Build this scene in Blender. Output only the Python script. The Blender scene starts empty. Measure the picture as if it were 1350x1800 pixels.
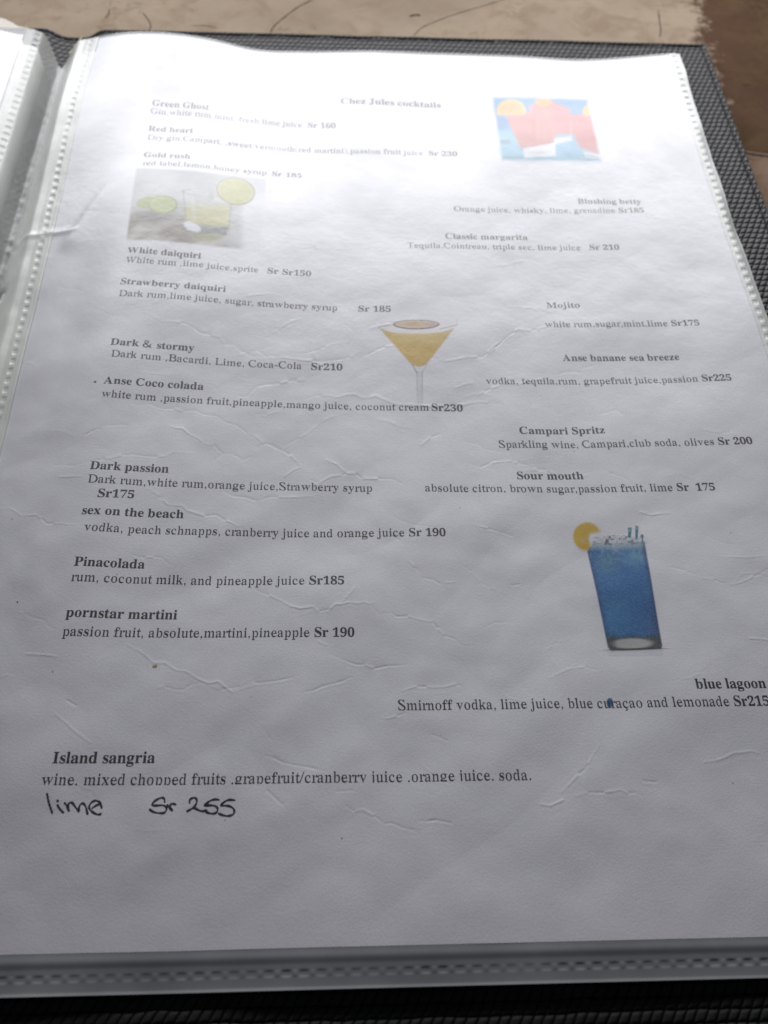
import bpy, math
import numpy as np

# ------------------------------------------------------------------ scene, camera, light
scene = bpy.context.scene
MM = 0.001

cam_data = bpy.data.cameras.new("camera")
cam = bpy.data.objects.new("camera", cam_data)
scene.collection.objects.link(cam)
scene.camera = cam
CAM_R = np.array([[0.998950, -0.024429, 0.038748],
                  [-0.000961, -0.856906, -0.515473],
                  [0.045796, 0.514894, -0.856030]])      # rows: right, down, forward
CAM_C = np.array([88.553, -14.334, 186.328])
from mathutils import Matrix
rx, dn, fw = CAM_R
cam.matrix_world = Matrix(((rx[0], -dn[0], -fw[0], CAM_C[0]*MM),
                           (rx[1], -dn[1], -fw[1], CAM_C[1]*MM),
                           (rx[2], -dn[2], -fw[2], CAM_C[2]*MM),
                           (0, 0, 0, 1)))
cam_data.sensor_fit = 'VERTICAL'
cam_data.sensor_height = 6.2
cam_data.lens = 1525.03/1800*6.2
cam_data.clip_start = 0.004
cam_data.clip_end = 20
cam_data.dof.use_dof = True
cam_data.dof.focus_distance = 0.207
cam_data.dof.aperture_fstop = 2.9

world = bpy.data.worlds.new("World")
scene.world = world
world.use_nodes = True
bg = world.node_tree.nodes['Background']
bg.inputs[0].default_value = (0.74, 0.84, 1.0, 1)
bg.inputs[1].default_value = 0.014

def area_lamp(name, loc, target, sx, sy, power, col):
    l = bpy.data.lights.new(name, 'AREA')
    l.shape = 'RECTANGLE'; l.size = sx; l.size_y = sy; l.energy = power; l.color = col
    o = bpy.data.objects.new(name, l); scene.collection.objects.link(o)
    from mathutils import Vector
    o.location = loc
    o.rotation_euler = (Vector(target)-Vector(loc)).to_track_quat('-Z', 'Y').to_euler()
    return o
area_lamp("open_side_light", (0.125, 0.60, 0.268), (0.125, 0.0, 0.268), 0.72, 0.145, 4.9, (0.97, 0.975, 1.0))
scene.view_settings.view_transform = 'Standard'
scene.view_settings.look = 'None'
scene.view_settings.exposure = 0
scene.view_settings.gamma = 1
scene.render.engine = 'CYCLES'
scene.cycles.max_bounces = 8
scene.cycles.transparent_max_bounces = 12
scene.cycles.use_denoising = True

# ------------------------------------------------------------------ data (millimetres on the page)
GLYPHS = {
"b&":[833,[35,173,43,121,66,76,104,39,154,12,216,-5,288,-11,381,0,459,30,526,77,669,-12,714,56,582,137,651,243,695,363,606,363,575,265,520,183,414,266,315,356,398,408,434,437,462,470,480,508,487,550,481,589,466,622,441,649,408,670,367,683,319,687,268,682,224,667,187,643,159,611,141,571,137,498,153,445,201,366,120,316,86,286,59,254,41,216],[124,177,128,205,159,254,245,316,349,218,464,125,412,88,356,64,296,56,248,60,206,70,172,88,146,111,130,141],[215,528,228,581,265,615,291,624,321,627,368,616,386,604,406,568,404,518,390,491,341,445,272,404,231,468]],
"b0":[500,[20,334,25,430,41,513,70,581,114,631,173,663,222,672,300,669,363,644,396,617,435,560,453,513,470,430,476,333,470,236,453,153,423,85,396,49,362,20,299,-5,248,-9,196,-5,131,20,83,66,50,129,29,208],[164,333,171,182,187,103,218,59,232,53,265,53,291,70,310,103,328,215,330,415,321,513,310,562,292,595,265,611,233,611,219,605,196,580,181,539,171,484]],
"b1":[500,[27,548,114,582,235,668,340,668,342,84,352,60,370,51,462,49,462,0,78,0,78,49,169,51,190,62,198,81,201,576,128,498,90,480,67,481,43,498,31,519]],
"b2":[500,[21,0,21,96,177,255,247,339,285,411,301,498,297,560,282,592,250,614,214,615,178,599,162,576,148,526,143,456,82,465,47,484,33,505,24,548,34,590,55,619,88,643,167,669,229,673,293,669,368,645,404,617,436,563,442,508,426,445,400,401,347,335,109,102,344,104,368,114,387,132,410,195,465,195,460,0]],
"b3":[500,[14,102,20,133,38,156,63,170,93,175,101,123,115,96,136,76,176,59,237,59,273,72,301,100,315,132,321,175,321,210,313,241,296,268,271,290,221,311,120,314,120,372,218,376,248,389,280,423,296,470,300,509,295,554,280,588,256,609,235,616,212,616,185,607,166,588,154,562,142,472,124,473,64,486,36,508,25,529,21,555,35,601,58,627,92,649,138,665,195,672,259,672,316,663,384,634,416,604,435,566,442,522,437,482,424,448,387,404,355,380,300,354,350,340,399,316,430,289,454,254,462,225,465,173,456,124,437,84,399,43,336,9,261,-7,191,-9,116,2,62,25,29,57]],
"b5":[500,[25,103,30,132,46,152,69,163,100,167,113,107,141,73,178,58,231,59,267,74,289,96,305,127,315,169,315,227,308,265,293,296,258,327,227,338,190,342,139,339,87,326,44,342,74,664,425,664,430,495,377,495,362,545,340,561,133,562,118,390,201,403,288,398,371,369,413,336,442,292,457,236,459,205,449,133,421,78,379,38,328,11,258,-7,193,-9,119,2,68,26,38,57]],
"b6":[500,[30,307,37,405,59,493,95,567,146,624,213,661,295,673,349,670,391,659,422,642,443,621,459,580,457,553,448,536,414,508,367,499,348,498,339,572,315,610,295,618,269,617,237,603,211,574,189,532,173,477,164,411,161,373,233,403,317,406,387,385,440,339,470,271,474,183,451,99,401,34,354,6,260,-9,196,-1,140,25,93,68,59,129,37,208],[161,306,169,191,191,112,212,79,236,59,263,52,295,61,326,102,338,157,338,251,318,316,291,342,246,350,201,336]],
"b7":[500,[29,469,34,664,477,664,477,618,220,0,141,0,389,563,129,561,99,542,85,469]],
"b8":[500,[16,169,25,224,42,254,81,292,153,336,78,396,45,453,38,486,40,533,51,573,74,610,111,641,142,657,227,673,285,672,339,662,401,627,429,594,446,555,451,511,447,476,436,447,417,422,326,360,416,305,445,276,471,229,479,194,478,148,464,98,436,57,370,12,311,-4,217,-9,151,1,98,23,49,66,27,107],[168,515,175,472,187,450,214,423,269,392,306,421,323,449,334,498,330,547,312,586,282,612,235,619,204,606,178,568],[141,166,149,117,170,78,204,52,231,45,276,47,312,66,338,100,350,143,347,189,328,225,293,256,215,299,178,266,156,235,147,210]],
"b9":[500,[21,448,27,511,55,582,104,635,154,661,234,673,297,665,353,641,400,599,436,539,453,489,465,396,464,311,451,217,432,154,393,83,353,41,285,4,199,-9,122,1,90,17,67,38,50,70,48,109,62,135,92,149,123,88,162,56,204,49,241,57,272,79,297,117,316,169,335,319,292,280,246,260,177,257,130,268,72,305,43,343,26,391],[155,454,165,381,177,355,194,337,216,326,253,323,282,330,313,353,335,385,328,488,316,538,299,574,266,605,226,610,204,601,185,584,161,522]],
"bA":[722,[-13,0,-13,27,28,40,60,82,307,694,334,693,587,96,618,44,632,33,660,27,660,0,341,0,341,27,402,37,420,55,422,68,376,197,154,197,115,100,113,58,129,38,143,32,190,27,190,0],[169,239,360,239,263,475]],
"bB":[667,[24,0,24,26,54,29,86,42,98,56,109,90,111,549,107,597,96,627,69,647,23,653,23,678,408,674,474,661,525,639,561,609,583,570,590,522,585,484,572,450,549,422,518,399,427,368,487,353,536,332,574,307,601,275,618,238,623,196,615,139,592,90,574,70,527,36,433,6,354,0],[271,375,328,378,365,389,392,406,410,431,423,489,418,573,401,614,370,638,311,646,288,640,277,627,271,594],[271,97,274,68,284,50,319,36,385,45,412,62,430,87,447,165,444,241,423,296,384,328,344,340,271,344]],
"bC":[722,[39,340,50,437,84,523,137,594,207,648,291,682,386,693,460,684,577,648,607,659,624,693,650,693,650,459,625,459,584,542,550,587,510,623,443,654,395,660,340,651,294,624,259,579,234,516,219,436,214,337,220,245,236,169,264,111,303,69,353,43,434,36,494,49,552,78,606,121,638,158,666,132,630,87,589,50,544,21,494,0,440,-12,382,-16,288,-5,205,30,135,84,83,156,50,242]],
"bD":[722,[22,653,22,678,388,676,488,656,532,639,604,590,632,559,674,483,687,439,697,339,687,235,657,151,608,85,538,38,449,9,340,0,30,0,30,26,87,39,99,50,108,81,110,557,105,606,91,635,64,648],[271,107,279,56,300,40,362,38,416,55,439,70,476,112,510,207,522,341,517,434,501,510,475,569,438,611,390,637,332,645,301,641,282,631,274,609]],
"bG":[778,[41,341,52,439,86,524,138,595,208,648,290,682,383,693,464,684,582,649,604,660,624,693,651,693,651,458,625,458,600,515,569,564,518,615,475,642,430,657,398,660,343,651,297,624,262,580,237,517,222,437,218,289,230,201,252,130,268,101,306,55,329,39,381,21,444,21,480,34,505,68,510,106,509,205,505,229,490,254,460,266,410,271,410,295,745,295,745,271,694,263,671,240,664,206,664,43,532,-1,444,-13,364,-14,298,-4,238,16,185,45,119,104,86,153,61,209,46,272]],
"bI":[389,[20,0,20,26,74,38,97,55,110,84,112,112,110,603,99,631,87,641,20,653,20,678,364,678,364,653,299,641,286,631,274,603,272,115,275,79,285,55,314,36,366,26,366,0]],
"bJ":[500,[-5,34,0,66,23,97,48,109,86,109,118,92,136,61,135,19,114,-29,125,-52,156,-60,187,-54,207,-37,217,-8,218,582,200,628,174,643,118,653,118,678,468,678,468,653,406,638,392,624,385,604,380,132,374,62,356,5,326,-40,283,-72,229,-91,162,-97,117,-93,64,-74,25,-43,1,-1]],
"bM":[944,[21,0,21,26,75,36,98,54,110,87,112,118,110,598,102,624,90,637,64,648,22,653,22,678,275,678,472,212,669,678,919,678,919,653,868,641,847,623,839,604,834,563,837,80,847,51,860,37,918,26,918,0,589,0,589,26,650,40,664,53,674,81,677,594,429,0,402,0,157,579,159,85,166,60,186,39,252,26,252,0]],
"bP":[611,[23,0,23,26,77,36,98,54,109,88,111,120,109,593,98,624,85,637,24,653,24,678,395,675,480,662,546,628,589,578,608,513,602,441,565,376,523,342,468,319,399,307,271,306,275,75,296,41,316,32,360,26,360,0],[271,342,345,346,379,357,405,376,427,422,435,490,424,576,400,616,359,638,297,639,282,631,274,616]],
"bR":[722,[23,0,23,26,77,36,98,54,109,88,111,120,109,593,98,624,85,637,24,653,24,678,415,673,520,647,570,618,603,578,613,554,621,498,617,459,604,425,583,395,553,370,469,333,659,53,684,31,715,26,715,0,504,0,300,316,271,316,273,88,284,54,296,41,316,32,360,26,360,0],[271,348,350,352,388,364,417,385,443,432,452,500,439,579,423,607,400,626,370,638,301,639,282,629,276,617,271,574]],
"bS":[556,[64,-16,64,235,93,235,123,140,150,93,183,58,222,35,293,22,344,30,371,44,392,64,407,89,414,117,406,174,379,209,335,238,189,313,129,360,102,393,84,430,74,494,81,551,100,600,131,639,157,660,220,688,307,692,446,662,467,670,477,694,505,694,505,475,480,475,455,543,406,610,370,639,330,656,273,661,219,643,185,604,178,566,190,520,224,484,431,377,473,347,502,315,525,268,535,198,527,138,505,86,481,56,436,21,357,-8,311,-14,244,-13,126,18,103,11,91,-16]],
"bW":[1000,[-23,653,-23,678,269,678,269,653,234,648,215,635,210,595,332,228,448,525,414,623,392,643,341,653,341,678,654,678,654,653,602,643,587,625,585,609,706,247,817,598,810,633,788,647,749,653,749,678,929,678,929,653,890,634,861,578,664,-16,637,-16,470,460,283,-16,254,-16,40,606,17,641]],
"ba":[500,[30,94,46,154,95,203,177,244,296,283,296,372,288,405,271,426,233,439,184,436,157,418,155,406,177,369,183,344,178,320,164,301,124,284,80,292,57,316,49,352,55,385,82,423,114,446,156,463,241,474,332,464,376,447,405,421,425,385,435,339,437,66,450,51,477,62,490,41,473,24,419,-9,356,-13,337,-8,310,15,298,52,225,3,171,-11,125,-12,82,0,60,17,38,51],[176,125,188,69,210,52,246,55,284,81,296,94,296,252,229,225,206,206,189,183]],
"bb":[556,[12,654,12,678,206,678,206,415,261,459,305,472,346,473,379,467,423,445,448,423,478,381,499,329,506,290,508,222,502,175,489,132,459,75,418,31,384,9,328,-11,264,-13,220,-1,156,42,79,-17,64,-17,63,606,51,642],[206,102,213,57,235,30,252,23,304,27,328,44,345,73,363,170,360,318,350,358,336,387,304,412,274,417,245,410,219,390,208,368]],
"bc":[444,[29,223,37,292,60,353,110,417,160,452,218,471,305,472,358,453,385,433,403,409,412,381,411,348,402,326,377,308,334,306,307,321,294,352,293,416,284,433,265,441,226,437,205,424,188,401,169,329,168,244,176,183,193,134,232,82,265,63,304,57,356,70,404,107,424,90,369,32,339,11,305,-3,232,-15,178,-7,129,16,88,53,56,101,36,159]],
"bd":[556,[29,219,35,291,54,354,83,405,136,452,183,471,240,472,281,460,332,417,330,616,310,644,262,654,262,678,475,678,476,90,487,56,526,41,526,16,438,8,332,-15,332,58,300,17,258,-7,208,-15,144,-1,102,26,60,82,35,156],[175,228,183,123,193,87,208,62,229,47,263,43,293,56,314,76,332,113,332,360,324,383,307,402,285,414,259,418,231,413,209,397,194,372,183,335]],
"be":[444,[29,234,32,279,48,340,66,375,101,420,145,452,179,466,234,474,287,468,333,449,386,397,415,321,421,247,174,247,189,145,206,109,230,83,260,68,297,63,335,70,370,92,402,128,424,108,370,40,305,-1,229,-15,174,-7,112,26,64,84,36,163],[173,286,300,286,294,389,283,422,269,435,240,442,220,438,203,427,190,407,175,345]],
"bg":[500,[21,-111,23,-95,41,-68,102,-38,65,-15,42,13,35,45,42,80,73,119,152,164,86,200,46,251,36,282,34,331,45,374,59,399,79,420,116,447,197,472,273,472,347,453,472,453,472,399,399,399,425,354,434,303,424,249,394,204,361,179,320,161,180,149,158,130,150,106,157,88,177,77,351,67,400,55,435,36,456,9,469,-40,463,-100,441,-137,406,-168,356,-191,293,-204,186,-208,109,-197,71,-181,34,-149],[170,314,176,242,196,199,213,189,234,185,256,189,272,199,291,242,297,314,291,386,272,428,256,439,234,442,213,439,196,428,176,386],[109,-108,123,-140,152,-160,198,-171,239,-173,286,-171,354,-154,375,-140,388,-121,392,-98,383,-70,344,-54,144,-51,118,-77]],
"bh":[556,[27,0,27,24,58,31,70,43,78,83,78,604,64,643,28,655,28,678,220,678,220,397,261,440,308,465,334,472,402,470,434,456,460,434,478,403,488,364,495,56,511,31,541,24,541,0,301,0,301,24,321,26,340,39,350,83,348,359,333,395,302,404,258,391,220,350,221,64,233,34,268,24,268,0]],
"bi":[278,[75,614,80,644,97,668,121,685,150,690,179,685,204,668,220,644,225,614,220,585,203,561,179,544,150,539,121,544,97,561,80,585],[27,0,27,24,58,31,71,43,78,83,77,397,66,428,30,437,31,462,221,462,222,64,234,35,268,24,268,0]],
"bj":[333,[83,616,89,646,105,670,129,687,158,692,188,687,212,670,229,646,234,616,229,587,212,563,188,546,158,541,129,546,105,562,88,587],[-83,-104,-79,-79,-61,-54,-39,-45,-5,-45,22,-58,37,-82,38,-108,16,-151,19,-165,37,-173,65,-171,79,-163,89,-140,95,-80,95,384,83,424,65,434,33,438,33,462,237,462,237,-32,232,-86,215,-130,189,-165,152,-189,107,-204,41,-209,-5,-199,-44,-179,-75,-140]],
"bk":[556,[26,0,26,24,58,31,71,43,78,83,77,613,67,643,30,654,31,678,220,678,220,251,338,369,360,400,363,414,357,427,340,434,306,437,306,462,514,462,514,437,477,430,442,413,331,311,522,43,543,27,560,24,560,0,314,0,314,24,348,30,355,40,355,55,242,219,220,200,221,64,233,35,268,24,268,0]],
"bl":[278,[27,0,27,24,58,31,71,43,78,83,77,612,67,643,30,654,30,678,221,678,221,73,234,35,268,24,268,0]],
"bm":[833,[27,0,27,24,58,31,70,43,78,83,77,396,64,427,28,438,28,462,218,462,218,394,258,438,280,454,303,465,353,474,385,472,435,453,467,415,477,389,519,436,567,465,594,472,661,470,693,456,718,434,736,403,746,364,752,56,768,31,798,24,798,0,562,0,562,24,586,28,603,44,610,83,608,359,593,395,562,404,520,391,483,353,484,65,496,35,530,24,530,0,297,0,297,24,321,28,338,44,345,83,343,358,328,395,297,404,254,391,218,350,219,65,231,35,264,24,264,0]],
"bn":[556,[27,0,27,24,58,31,70,43,78,83,77,396,64,427,28,438,28,462,220,462,220,398,260,440,283,455,334,472,402,470,434,456,460,434,478,403,488,364,495,56,511,31,541,24,541,0,301,0,301,24,321,26,340,39,350,83,348,359,333,395,302,404,258,391,220,350,221,64,233,34,268,24,268,0]],
"bo":[500,[28,229,40,317,56,356,90,405,135,443,170,460,250,474,330,460,365,443,410,406,444,357,459,318,472,229,459,141,444,102,410,53,366,16,331,-1,251,-15,170,-1,135,17,90,55,66,87,40,143],[174,209,181,95,191,58,206,35,226,22,264,18,287,27,311,58,325,152,323,338,309,403,295,426,275,440,251,445,225,440,205,426,191,403,178,338]],
"bp":[556,[26,-207,26,-184,56,-177,72,-160,78,-95,77,389,65,426,29,439,29,462,213,462,213,391,247,438,291,466,360,474,422,453,449,433,482,393,505,341,515,302,521,238,515,169,505,127,481,72,447,29,419,8,356,-14,314,-13,272,1,220,48,220,-99,226,-147,243,-172,294,-183,294,-207],[220,102,249,57,291,42,319,47,340,62,362,105,375,200,372,310,353,383,324,409,296,414,267,407,242,386,220,350]],
"bq":[556,[30,214,37,286,59,349,93,402,156,452,212,471,275,473,341,450,383,419,460,477,476,477,476,-134,480,-158,490,-173,527,-183,527,-207,260,-207,260,-183,313,-173,329,-152,333,43,298,11,235,-12,177,-11,131,6,81,50,53,96,36,151],[174,232,183,126,195,90,212,64,235,49,274,44,302,54,325,77,333,100,333,359,326,403,304,430,287,437,251,438,223,427,203,404,183,349]],
"br":[444,[27,0,27,24,58,31,71,43,78,83,77,397,65,428,30,437,31,462,217,462,217,375,256,429,302,463,347,474,384,469,402,459,422,437,431,396,427,370,408,343,378,332,346,334,331,344,301,380,281,387,267,384,247,368,227,327,222,286,224,63,232,42,242,34,294,24,294,0]],
"bs":[389,[53,-13,53,157,79,157,99,101,118,71,141,47,181,26,221,22,259,34,281,60,286,87,280,113,262,136,127,211,73,263,58,300,55,328,60,368,73,403,111,446,165,470,227,474,317,454,332,459,343,475,363,475,363,330,340,330,320,378,303,402,282,421,247,438,212,441,179,430,164,414,156,386,160,364,177,341,316,265,351,236,367,214,380,174,383,141,378,96,364,58,324,14,269,-10,197,-12,109,13,89,6,76,-13]],
"bt":[333,[30,415,30,446,131,550,192,631,215,631,215,462,309,462,309,415,215,415,215,122,220,81,233,64,261,61,291,83,307,111,331,98,294,36,245,-2,184,-14,148,-11,108,6,84,39,72,106,72,415]],
"bu":[556,[17,438,17,462,211,462,211,102,217,80,229,64,263,53,305,64,340,98,339,392,325,427,282,438,282,462,482,462,483,84,497,54,536,44,536,19,446,11,340,-15,340,60,289,12,238,-10,195,-15,153,-10,108,13,88,40,71,96,66,399,50,430]],
"bw":[722,[-16,437,-16,462,206,462,206,437,181,432,172,423,172,396,248,189,314,350,288,422,275,434,250,439,250,462,481,462,481,437,450,430,440,411,500,210,576,406,569,428,530,439,530,462,663,462,663,439,636,428,616,392,453,-15,430,-15,332,293,208,-15,182,-15,23,400,6,427]],
"bx":[500,[7,0,7,22,51,43,79,68,183,203,55,405,36,424,6,437,6,462,251,462,251,438,220,433,209,414,273,306,338,388,349,410,348,422,338,432,299,438,299,462,463,462,463,441,435,430,407,409,295,274,440,45,454,30,475,23,475,0,231,0,231,24,268,31,276,51,264,79,205,170,139,83,127,56,127,42,137,29,175,22,175,0]],
"by":[500,[-10,-125,-2,-93,13,-73,35,-61,61,-59,83,-65,104,-84,115,-143,128,-147,140,-143,182,-90,209,-7,48,387,23,428,-7,437,-7,462,241,462,241,437,202,431,191,409,276,177,354,402,345,429,302,437,302,462,446,462,446,437,417,424,395,384,233,-58,200,-129,176,-165,151,-189,123,-203,90,-209,54,-206,33,-199,7,-178,-7,-149]],
"bz":[444,[19,0,19,21,250,428,157,425,118,412,90,385,65,322,39,322,47,462,409,462,409,433,187,37,270,40,319,56,353,88,387,160,411,160,399,0]],
"r(":[333,[50,250,64,358,105,465,168,572,245,680,147,460,120,355,110,250,120,145,147,40,245,-180,168,-73,105,35,64,143]],
"r)":[333,[85,-180,162,-73,225,35,266,143,280,250,266,358,225,465,162,572,85,680,183,460,210,355,220,250,210,145,183,40]],
"r,":[250,[73,52,109,94,161,94,182,42,167,-50,89,-140,83,-125,125,-75,141,-20,94,0]],
"r-":[333,[40,190,285,190,285,255,40,255]],
"r/":[278,[-9,-14,50,-14,287,676,228,676]],
"rB":[667,[15,678,375,674,442,662,498,642,542,613,575,577,597,532,603,494,599,461,582,431,554,406,515,384,463,366,547,332,580,308,628,248,649,191,652,151,645,116,615,70,584,46,543,26,439,3,38,0,38,20,86,24,113,39,128,77,119,572,113,612,102,633,75,650,16,658],[231,563,235,393,247,381,327,378,391,388,439,406,456,419,480,451,487,491,485,513,465,571,444,597,418,618,386,633,305,645,246,638,233,616],[235,324,239,106,244,67,255,47,272,37,310,31,406,36,460,53,499,81,521,120,527,166,509,242,474,292,424,325,356,343,251,343,239,337]],
"rC":[667,[15,355,28,448,64,532,121,603,184,651,246,678,313,691,391,690,524,661,542,667,552,686,572,686,590,485,568,485,543,558,505,609,473,634,435,651,392,659,328,657,272,638,223,604,172,539,147,479,132,385,138,308,163,220,211,133,254,88,331,42,418,27,501,41,571,82,628,150,652,133,623,87,589,50,551,22,508,1,459,-11,403,-15,317,-6,264,8,168,59,91,135,62,182,38,233,23,284]],
"rD":[722,[16,658,17,678,349,674,410,663,467,644,519,618,566,586,626,525,657,478,681,425,702,345,706,294,696,223,681,178,643,119,610,85,546,43,494,22,437,8,338,0,35,0,35,20,80,24,104,37,118,76,112,561,107,611,91,638,62,652],[212,564,220,117,227,64,257,41,318,33,388,36,455,54,492,75,536,117,566,170,583,231,587,275,583,346,567,419,541,487,506,543,462,588,409,620,349,639,280,646,229,638,215,617]],
"rG":[722,[16,359,28,452,61,535,114,606,173,652,232,678,336,693,423,682,550,645,572,654,587,685,603,685,617,477,600,477,559,555,522,595,479,627,431,648,378,659,295,654,226,620,174,559,142,478,131,413,130,348,138,284,157,217,187,153,226,100,274,59,329,31,420,16,467,21,505,38,531,63,539,93,536,230,529,278,503,303,433,313,433,331,705,331,706,313,655,303,635,274,639,51,572,14,457,-13,385,-14,326,-6,270,9,217,32,170,61,128,96,75,161,49,210,30,264]],
"rL":[611,[14,678,275,678,273,659,238,655,216,641,202,603,208,134,211,74,220,54,241,40,291,34,425,38,489,53,534,84,556,121,579,192,597,192,589,0,34,0,33,20,74,24,97,37,111,76,104,577,100,611,90,632,66,649,14,658]],
"rO":[722,[16,325,20,390,35,453,71,530,108,581,153,624,206,658,264,681,327,692,403,689,478,671,524,650,585,608,635,554,673,489,696,423,706,349,700,275,682,204,651,139,610,82,573,47,517,13,452,-8,378,-15,298,-7,248,6,180,39,122,84,74,142,50,187,25,258],[138,326,145,254,168,171,206,99,240,63,279,36,346,16,405,18,451,34,490,63,533,117,564,185,581,265,585,351,578,417,563,483,530,561,484,617,427,652,383,662,342,662,275,642,218,595,175,527,147,441]],
"rS":[556,[34,213,56,214,82,155,116,106,157,67,203,38,253,21,320,16,369,28,403,55,417,83,422,116,414,153,397,187,323,260,162,373,92,433,45,501,32,548,32,578,38,606,61,642,98,670,130,682,187,692,246,692,375,666,399,672,411,690,432,690,462,491,444,491,408,565,378,603,343,631,282,657,218,661,172,648,143,620,136,581,152,529,185,488,249,435,430,306,491,237,515,184,525,130,516,83,491,43,434,4,375,-11,277,-11,126,20,101,12,91,-12,70,-12]],
"rT":[611,[14,678,581,678,597,510,579,510,551,589,512,627,465,640,382,643,366,639,360,626,370,71,379,48,395,32,431,22,482,20,482,0,172,0,171,20,219,23,245,35,257,53,263,79,259,623,248,639,227,643,145,640,92,625,66,606,55,589,44,556,39,513,17,515]],
"rW":[944,[21,678,290,678,290,660,256,658,230,647,221,612,324,169,468,517,450,591,435,625,404,651,351,659,349,678,606,678,605,659,570,656,550,645,544,612,645,175,783,543,797,593,791,637,758,655,718,659,719,678,921,678,923,659,902,656,879,641,847,588,615,-15,597,-15,484,453,293,-15,274,-15,123,603,96,641,66,655,23,660]],
"ra":[444,[30,91,42,150,77,196,146,237,268,275,266,361,255,401,229,418,178,427,142,423,111,405,107,390,124,334,113,287,92,276,60,280,48,314,45,353,49,383,63,411,101,439,180,459,255,456,321,428,314,422,339,383,350,329,350,60,356,53,388,49,408,60,414,50,364,-1,339,-13,294,-10,285,2,274,41,248,50,154,-6,93,-12,73,-5,45,27,38,38],[117,110,126,67,160,51,206,51,252,73,268,91,264,244,207,233,150,200,132,178,121,151]],
"rb":[500,[37,658,212,658,188,639,191,403,233,411,293,456,352,457,371,447,412,411,443,354,458,301,463,240,457,170,447,128,432,90,402,43,374,18,333,-6,303,-14,264,-13,167,41,97,-16,85,-16,90,22,107,41,105,587,98,619,54,633,62,634,62,646],[190,99,196,55,250,23,291,22,324,33,337,43,354,71,374,165,375,285,357,362,340,386,326,394,292,403,242,401,215,389,197,372,190,349]],
"rc":[444,[37,216,42,272,55,323,84,376,114,411,138,429,206,457,268,460,301,453,341,431,369,396,377,354,367,306,345,295,307,302,298,341,295,403,283,420,236,429,203,424,176,411,150,374,133,319,129,237,143,152,175,93,238,61,288,55,325,61,358,77,388,104,407,87,349,31,280,-3,216,-15,169,-7,86,38,73,51,88,66,51,134]],
"rd":[500,[44,212,53,304,71,361,98,406,142,446,175,459,211,458,236,446,270,413,316,404,313,605,299,621,247,634,250,646,231,658,423,658,403,639,400,620,400,78,412,54,449,42,444,40,447,16,456,15,386,8,294,-15,318,21,315,56,264,35,214,-10,182,-15,144,-7,96,37,70,79,50,141],[130,221,138,120,162,60,190,46,225,41,295,66,307,82,316,110,316,349,306,378,272,398,228,405,192,400,164,386,150,361,139,325]],
"re":[444,[26,249,28,271,53,281,81,364,126,419,195,456,230,460,278,454,337,421,366,385,386,338,396,282,416,266,417,240,147,240,149,185,159,140,188,93,204,81,246,66,293,61,333,68,368,89,398,124,418,105,364,38,289,-1,262,-11,225,-15,177,-7,97,38,85,51,98,65,62,137,50,238],[146,294,148,277,314,277,310,363,292,409,274,422,236,429,207,425,184,414,158,369]],
"rf":[333,[23,0,24,23,95,39,102,106,102,381,95,400,24,400,24,448,99,448,103,535,112,578,131,614,150,635,193,661,219,668,279,670,308,664,364,624,372,577,360,520,334,513,302,523,295,565,306,625,295,636,268,640,232,635,210,621,199,587,196,525,196,448,303,448,303,400,196,400,196,94,201,49,223,33,296,23,296,0]],
"rg":[500,[34,-108,50,-66,75,-45,100,-37,63,-14,40,13,33,44,36,67,58,77,80,116,101,133,164,159,125,175,99,194,66,244,57,273,55,321,64,362,85,398,125,433,194,458,271,458,340,439,452,439,445,404,445,387,452,387,378,387,401,343,408,280,394,230,365,189,333,167,287,150,200,150,175,144,148,126,132,103,137,85,166,74,349,65,398,54,432,35,454,9,467,-39,452,-53,452,-97,433,-133,392,-169,352,-185,291,-198,184,-202,143,-198,70,-176,71,-166,40,-133],[145,305,153,235,177,193,232,179,288,193,307,222,318,284,312,388,303,408,279,421,247,428,202,425,177,415,153,375],[92,-105,106,-136,141,-155,215,-167,284,-166,326,-160,378,-135,392,-117,398,-80,387,-63,346,-52,138,-49,102,-74]],
"rh":[500,[23,658,196,658,172,639,174,403,180,385,215,397,274,446,299,458,357,455,391,421,416,353,422,48,433,33,473,23,477,0,277,0,269,23,314,30,332,49,335,313,323,378,306,387,270,392,213,379,197,369,174,340,177,48,187,33,227,23,231,0,31,0,34,23,82,37,89,62,90,576,82,620,40,634,47,635,47,647]],
"ri":[278,[94,596,101,633,117,664,154,669,176,660,190,624,194,596,187,559,171,528,144,523,117,528,101,559],[25,448,215,448,190,429,191,62,198,38,249,23,253,0,30,0,34,23,88,37,95,54,96,364,89,411,41,423,51,424,52,436]],
"rj":[278,[98,598,104,635,118,666,152,671,171,662,188,598,182,561,167,530,142,525,118,530,103,561],[-56,-110,-45,-49,-20,-42,6,-48,14,-73,16,-105,2,-144,14,-164,51,-168,87,-158,103,-115,106,383,97,411,46,424,51,425,51,437,30,448,213,448,191,429,192,-31,188,-83,175,-126,155,-160,109,-192,73,-202,36,-202,11,-197,-37,-167,-48,-152]],
"rk":[500,[19,0,22,23,72,37,79,62,80,194,58,213,58,232,80,251,80,574,73,620,31,633,39,634,39,646,16,658,186,658,163,639,164,262,173,243,213,256,247,307,301,366,325,402,327,408,313,418,268,424,285,424,285,436,263,448,450,448,433,436,433,424,378,401,283,302,290,270,300,254,327,239,337,223,324,207,427,49,443,35,481,23,484,0,277,0,271,23,329,33,331,53,239,197,214,212,176,203,164,194,164,71,170,38,217,23,221,0]],
"rl":[278,[31,0,35,23,89,37,96,61,97,574,90,620,42,634,52,634,52,646,25,658,216,658,190,638,192,62,198,38,250,23,253,0]],
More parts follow.
